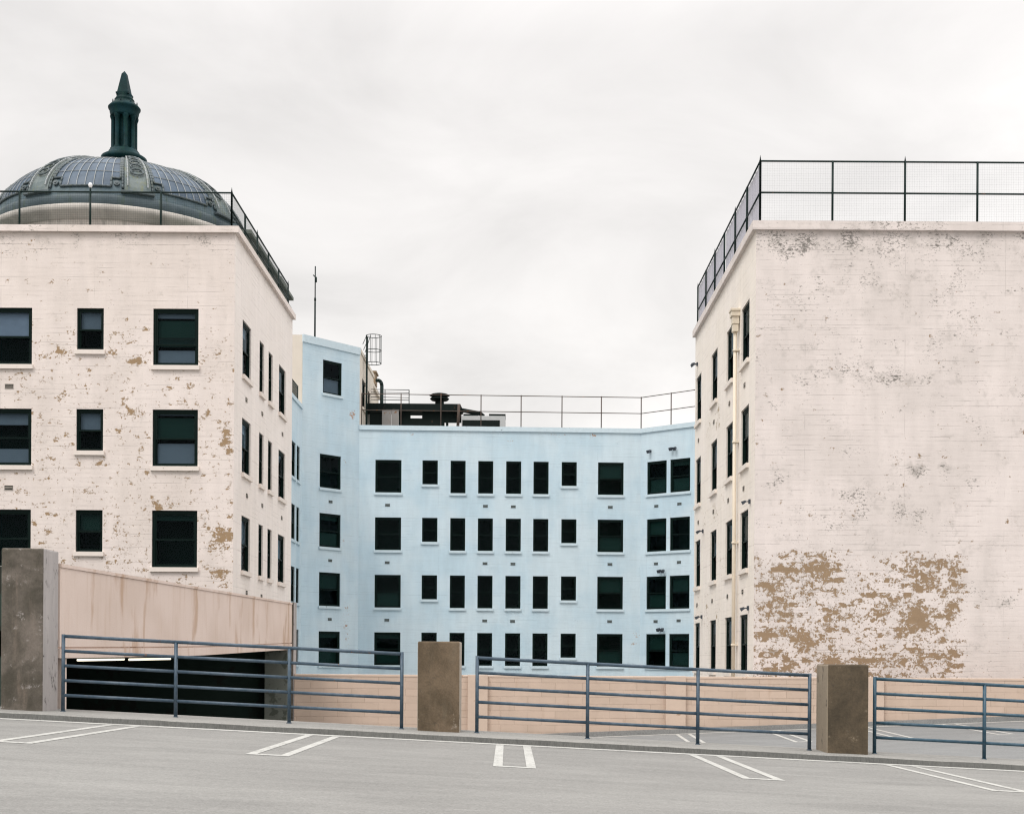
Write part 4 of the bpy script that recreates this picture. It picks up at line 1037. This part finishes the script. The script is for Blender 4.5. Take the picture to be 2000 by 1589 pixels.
# ================================================================== DOME
ZC = 100.0; XC = -.2988 * ZC; RD = .0908 * ZC; HB = CZ + .3138 * ZC; RISE = .0500 * ZC
D = empty('domed_church', (XC, ZC, GZ), 'large slate grey glazed dome with dark green finial behind the left wing', 'dome')
def ell(az, phi, off=0.0):
    a, p = R(az), R(phi); n = Vector((math.cos(p) / RD, math.sin(p) / RISE)).normalized()
    r = RD * math.cos(p) + off * n.x; z = RISE * math.sin(p) + off * n.y
    return Vector((XC + r * math.sin(a), ZC - r * math.cos(a), HB + z))
def patch(mb, a0, a1, p0, p1, off, na=8, np_=10, mi=0):
    # closed raised strip
    for i in range(na):
        for j in range(np_):
            A, B_ = a0 + (a1 - a0) * i / na, a0 + (a1 - a0) * (i + 1) / na; P0, P1 = p0 + (p1 - p0) * j / np_, p0 + (p1 - p0) * (j + 1) / np_
            mb.face([ell(A, P0, off), ell(B_, P0, off), ell(B_, P1, off), ell(A, P1, off)], None, mi, True)
    for (fa, off2) in ((a0, 0), (a1, 0)):
        for j in range(np_):
            P0, P1 = p0 + (p1 - p0) * j / np_, p0 + (p1 - p0) * (j + 1) / np_
            mb.face([ell(fa, P0, off), ell(fa, P1, off), ell(fa, P1, -.02), ell(fa, P0, -.02)], None, mi)
    for fp in (p0, p1):
        for i in range(na):
            A, B_ = a0 + (a1 - a0) * i / na, a0 + (a1 - a0) * (i + 1) / na
            mb.face([ell(A, fp, off), ell(B_, fp, off), ell(B_, fp, -.02), ell(A, fp, -.02)], None, mi)
def bar(mb, pts, r, n=5):
    for (a0, p0), (a1, p1) in zip(pts, pts[1:]):
        K = max(1, int(max(abs(a1 - a0) / 2, abs(p1 - p0) / 3)))
        for i in range(K):
            mb.tube(ell(a0 + (a1 - a0) * i / K, p0 + (p1 - p0) * i / K, .08), ell(a0 + (a1 - a0) * (i + 1) / K, p0 + (p1 - p0) * (i + 1) / K, .08), r, n, None, 0, True)
m = MB()
NA, NP = 96, 22
for i in range(NA):
    for j in range(NP):
        A, B_ = 360 * i / NA, 360 * (i + 1) / NA; P0, P1 = 82 * j / NP, 82 * (j + 1) / NP
        m.face([ell(A, P0), ell(B_, P0), ell(B_, P1), ell(A, P1)], None, 0, True)
obj('shell', m, DOMESH, D)
for k_ in range(8):
    c = 45 * k_
    if k_ in (3, 4, 5): continue      # far side of the dome, never seen
    m = MB(); gt, gb, gl = 76, 9, 17
    gw = 15.2
    patch(m, c - gw, c + gw, gl, gt, .05, 10, 14); patch(m, c - gw + 4.0, c + gw - 4.0, gb, gl, .05, 8, 3)
    w = obj('dome_window', m, DGLASS, D)
    m = MB(); nb = 8
    for i in range(nb + 1):
        a = c - gw + 2 * gw * i / nb
        if i in (0, nb): continue
        bar(m, [(a, gl if i in (1, nb - 1) else gb), (a, gt)], .028, 4)
    for ph in (24, 36, 48, 60): bar(m, [(c - gw, ph), (c + gw, ph)], .022, 4)
    obj('glazing_bars', m, DOMEBAR, w)
    m = MB()
    bar(m, [(c - gw, gl), (c - gw, gt), (c + gw, gt), (c + gw, gl), (c + gw - 4, gl), (c + gw - 4, gb), (c - gw + 4, gb), (c - gw + 4, gl), (c - gw, gl)], .075, 6)
    obj('frame', m, DOMETRIM, w)
    m = MB()
    for sgn in (-1, 1):
        m = MB(); q = ell(c + sgn * (gw - 1.6), 12.0, .1); n_ = (q - ell(c + sgn * (gw - 1.6), 12.0, -.3)).normalized()
        m.tube(q - n_ * .1, q + n_ * .06, .20, 12); m.tube(q + n_ * .06, q + n_ * .12, .09, 10)
        obj('rosette', m, DOMETRIM, w)
for k_ in range(8):
    c = 22.5 + 45 * k_
    if k_ in (3, 4): continue
    m = MB(); patch(m, c - 5.6, c + 5.6, 5, 80, .12, 6, 16); rb = obj('rib', m, DOMERIB, D)
    m = MB()
    for s_ in (-6.4, 6.4): bar(m, [(c + s_, 8), (c + s_, 78)], .085, 6)
    obj('rib_moulding', m, DOMETRIM, rb)
    m = MB()
    for s_ in (-4.3, 4.3):
        bar2 = [(c + s_, 10), (c + s_, 78)]
        for i in range(16):
            p0_, p1_ = 10 + 68 * i / 16, 10 + 68 * (i + 1) / 16; m.tube(ell(c + s_, p0_, .22), ell(c + s_, p1_, .22), .05, 5)
        for ph in range(14, 76, 4):
            q = ell(c + s_, ph, .22); m.tube(q, q + (q - ell(c + s_, ph, 0)).normalized() * .05, .05, 6)
    obj('rivet_strip', m, DOMEBAR, rb)
    m = MB()
    for i in range(7):
        ph = 24 + i * 6.2; az_r = 2.9; pr = 3.3
        pts = [ell(c + az_r * math.cos(t), ph + pr * math.sin(t), .24) for t in [2 * math.pi * q / 14 for q in range(15)]]
        m.path(pts, .065, 5)
    obj('ring_ornament', m, DOMETRIM, rb)
    m = MB()
    patch(m, c - 7, c + 7, 4.2, 5.6, .32, 6, 1); obj('base_bar', m, DOMETRIM, rb)
# band, cornice and drum
m = MB(); m.lathe((XC, ZC, HB), [(RD - .02, .25), (RD + .10, .2), (RD + .16, .0), (RD + .16, -.55), (RD + .05, -.6)], 96)
obj('base_band', m, dome_mat('dome_band', (.04, .065, .08), (.065, .095, .11), (.05, .08, .06)), D)
m = MB(); m.lathe((XC, ZC, HB), [(RD - .1, -.55), (RD + .55, -.62), (RD + .62, -.72), (RD + .62, -1.05), (RD + .3, -1.15), (RD + .12, -1.45), (RD - .1, -1.5)], 96)
obj('cornice', m, paint_wall('dome_cornice_paint', (.52, .49, .45), (.38, .36, .33), (.14, .15, .14), 40.0), D)
m = MB(); m.lathe((XC, ZC, HB), [(RD - .1, -1.45), (RD - .1, -9)], 96); obj('drum', m, STONE, D)
# lower body with stepped stone cornice, seen past the left fence
m = MB(); m.box(XC - 12, -18.9, 91.6, 108.4, GZ, 29.3); obj('body', m, STONE2, D)
m = MB(); m.box(XC - 12.2, -18.6, 91.4, 108.6, 29.3, 29.7); m.box(XC - 12, -18.8, 91.5, 108.5, 29.7, 30.3); m.box(XC - 12.3, -18.45, 91.3, 108.7, 30.3, 30.55)
for i in range(17): m.box(-18.75, -18.62, 91.9 + i * .98, 92.3 + i * .98, 28.85, 29.28)
m.box(-20.5, -18.9, 105.5, 108, 30.56, 31.4)
obj('body_cornice', m, STONE2, D)
# finial
u = ZC / F
FN = MB()
def zpx(y): return at(242, y, ZC).z
FN = MB(); z0 = zpx(315); fc_ = (XC, ZC, 0)
FN.lathe(fc_, [(.9, z0 - 1.6), (1.0, z0 - .35), (1.5, z0 - .22), (1.70, z0 - .08), (1.72, z0), (1.68, z0 + .18), (1.45, z0 + .32), (1.25, z0 + .42), (1.15, z0 + .62), (1.05, z0 + .75), (.4, z0 + .76)], 32)
fin = obj('finial', FN, BRONZE, D)
zc0, zc1 = z0 + .72, zpx(232)
m = MB(); m.lathe(fc_, [(.60, zc0), (.60, zc1 + .4)], 16, False); obj('core', m, BRONZE, fin)
for i in range(8):
    t = R(22.5 + 45 * i); m = MB(); x, y = XC + .80 * math.cos(t), ZC + .80 * math.sin(t)
    m.lathe((x, y, 0), [(.24, zc0), (.24, zc0 + .12), (.17, zc0 + .22), (.165, zc1 - .25), (.21, zc1 - .12), (.25, zc1), (.25, zc1 + .1)], 12); obj('column', m, BRONZE, fin)
za = zc1 + .05
m = MB(); m.lathe(fc_, [(.5, za), (1.02, za), (1.02, za + .15), (1.06, za + .28), (1.10, za + .55), (1.18, za + .62), (1.20, za + .72), (1.08, za + .86), (.86, za + 1.05), (.70, za + 1.25), (.74, za + 1.32), (.66, za + 1.42), (.56, za + 1.6), (.60, za + 1.68), (.3, za + 1.75)], 32); obj('cap', m, BRONZE, fin)
m = MB()
for i in range(8):
    t = R(45 * i); x, y = XC + .95 * math.cos(t), ZC + .95 * math.sin(t); m.tube((x, y, za + .85), (x, y, za + 1.16), .07, 6, .03)
obj('crest', m, BRONZE, fin)
zo = za + 1.7; zp = zpx(139)
m = MB(); m.lathe(fc_, [(.70, zo - .02), (.70, zo + .12), (.60, zo + .12), (.24, zp - .25), (.0, zp)], 4, False, R(40)); obj('obelisk', m, BRONZE, fin)
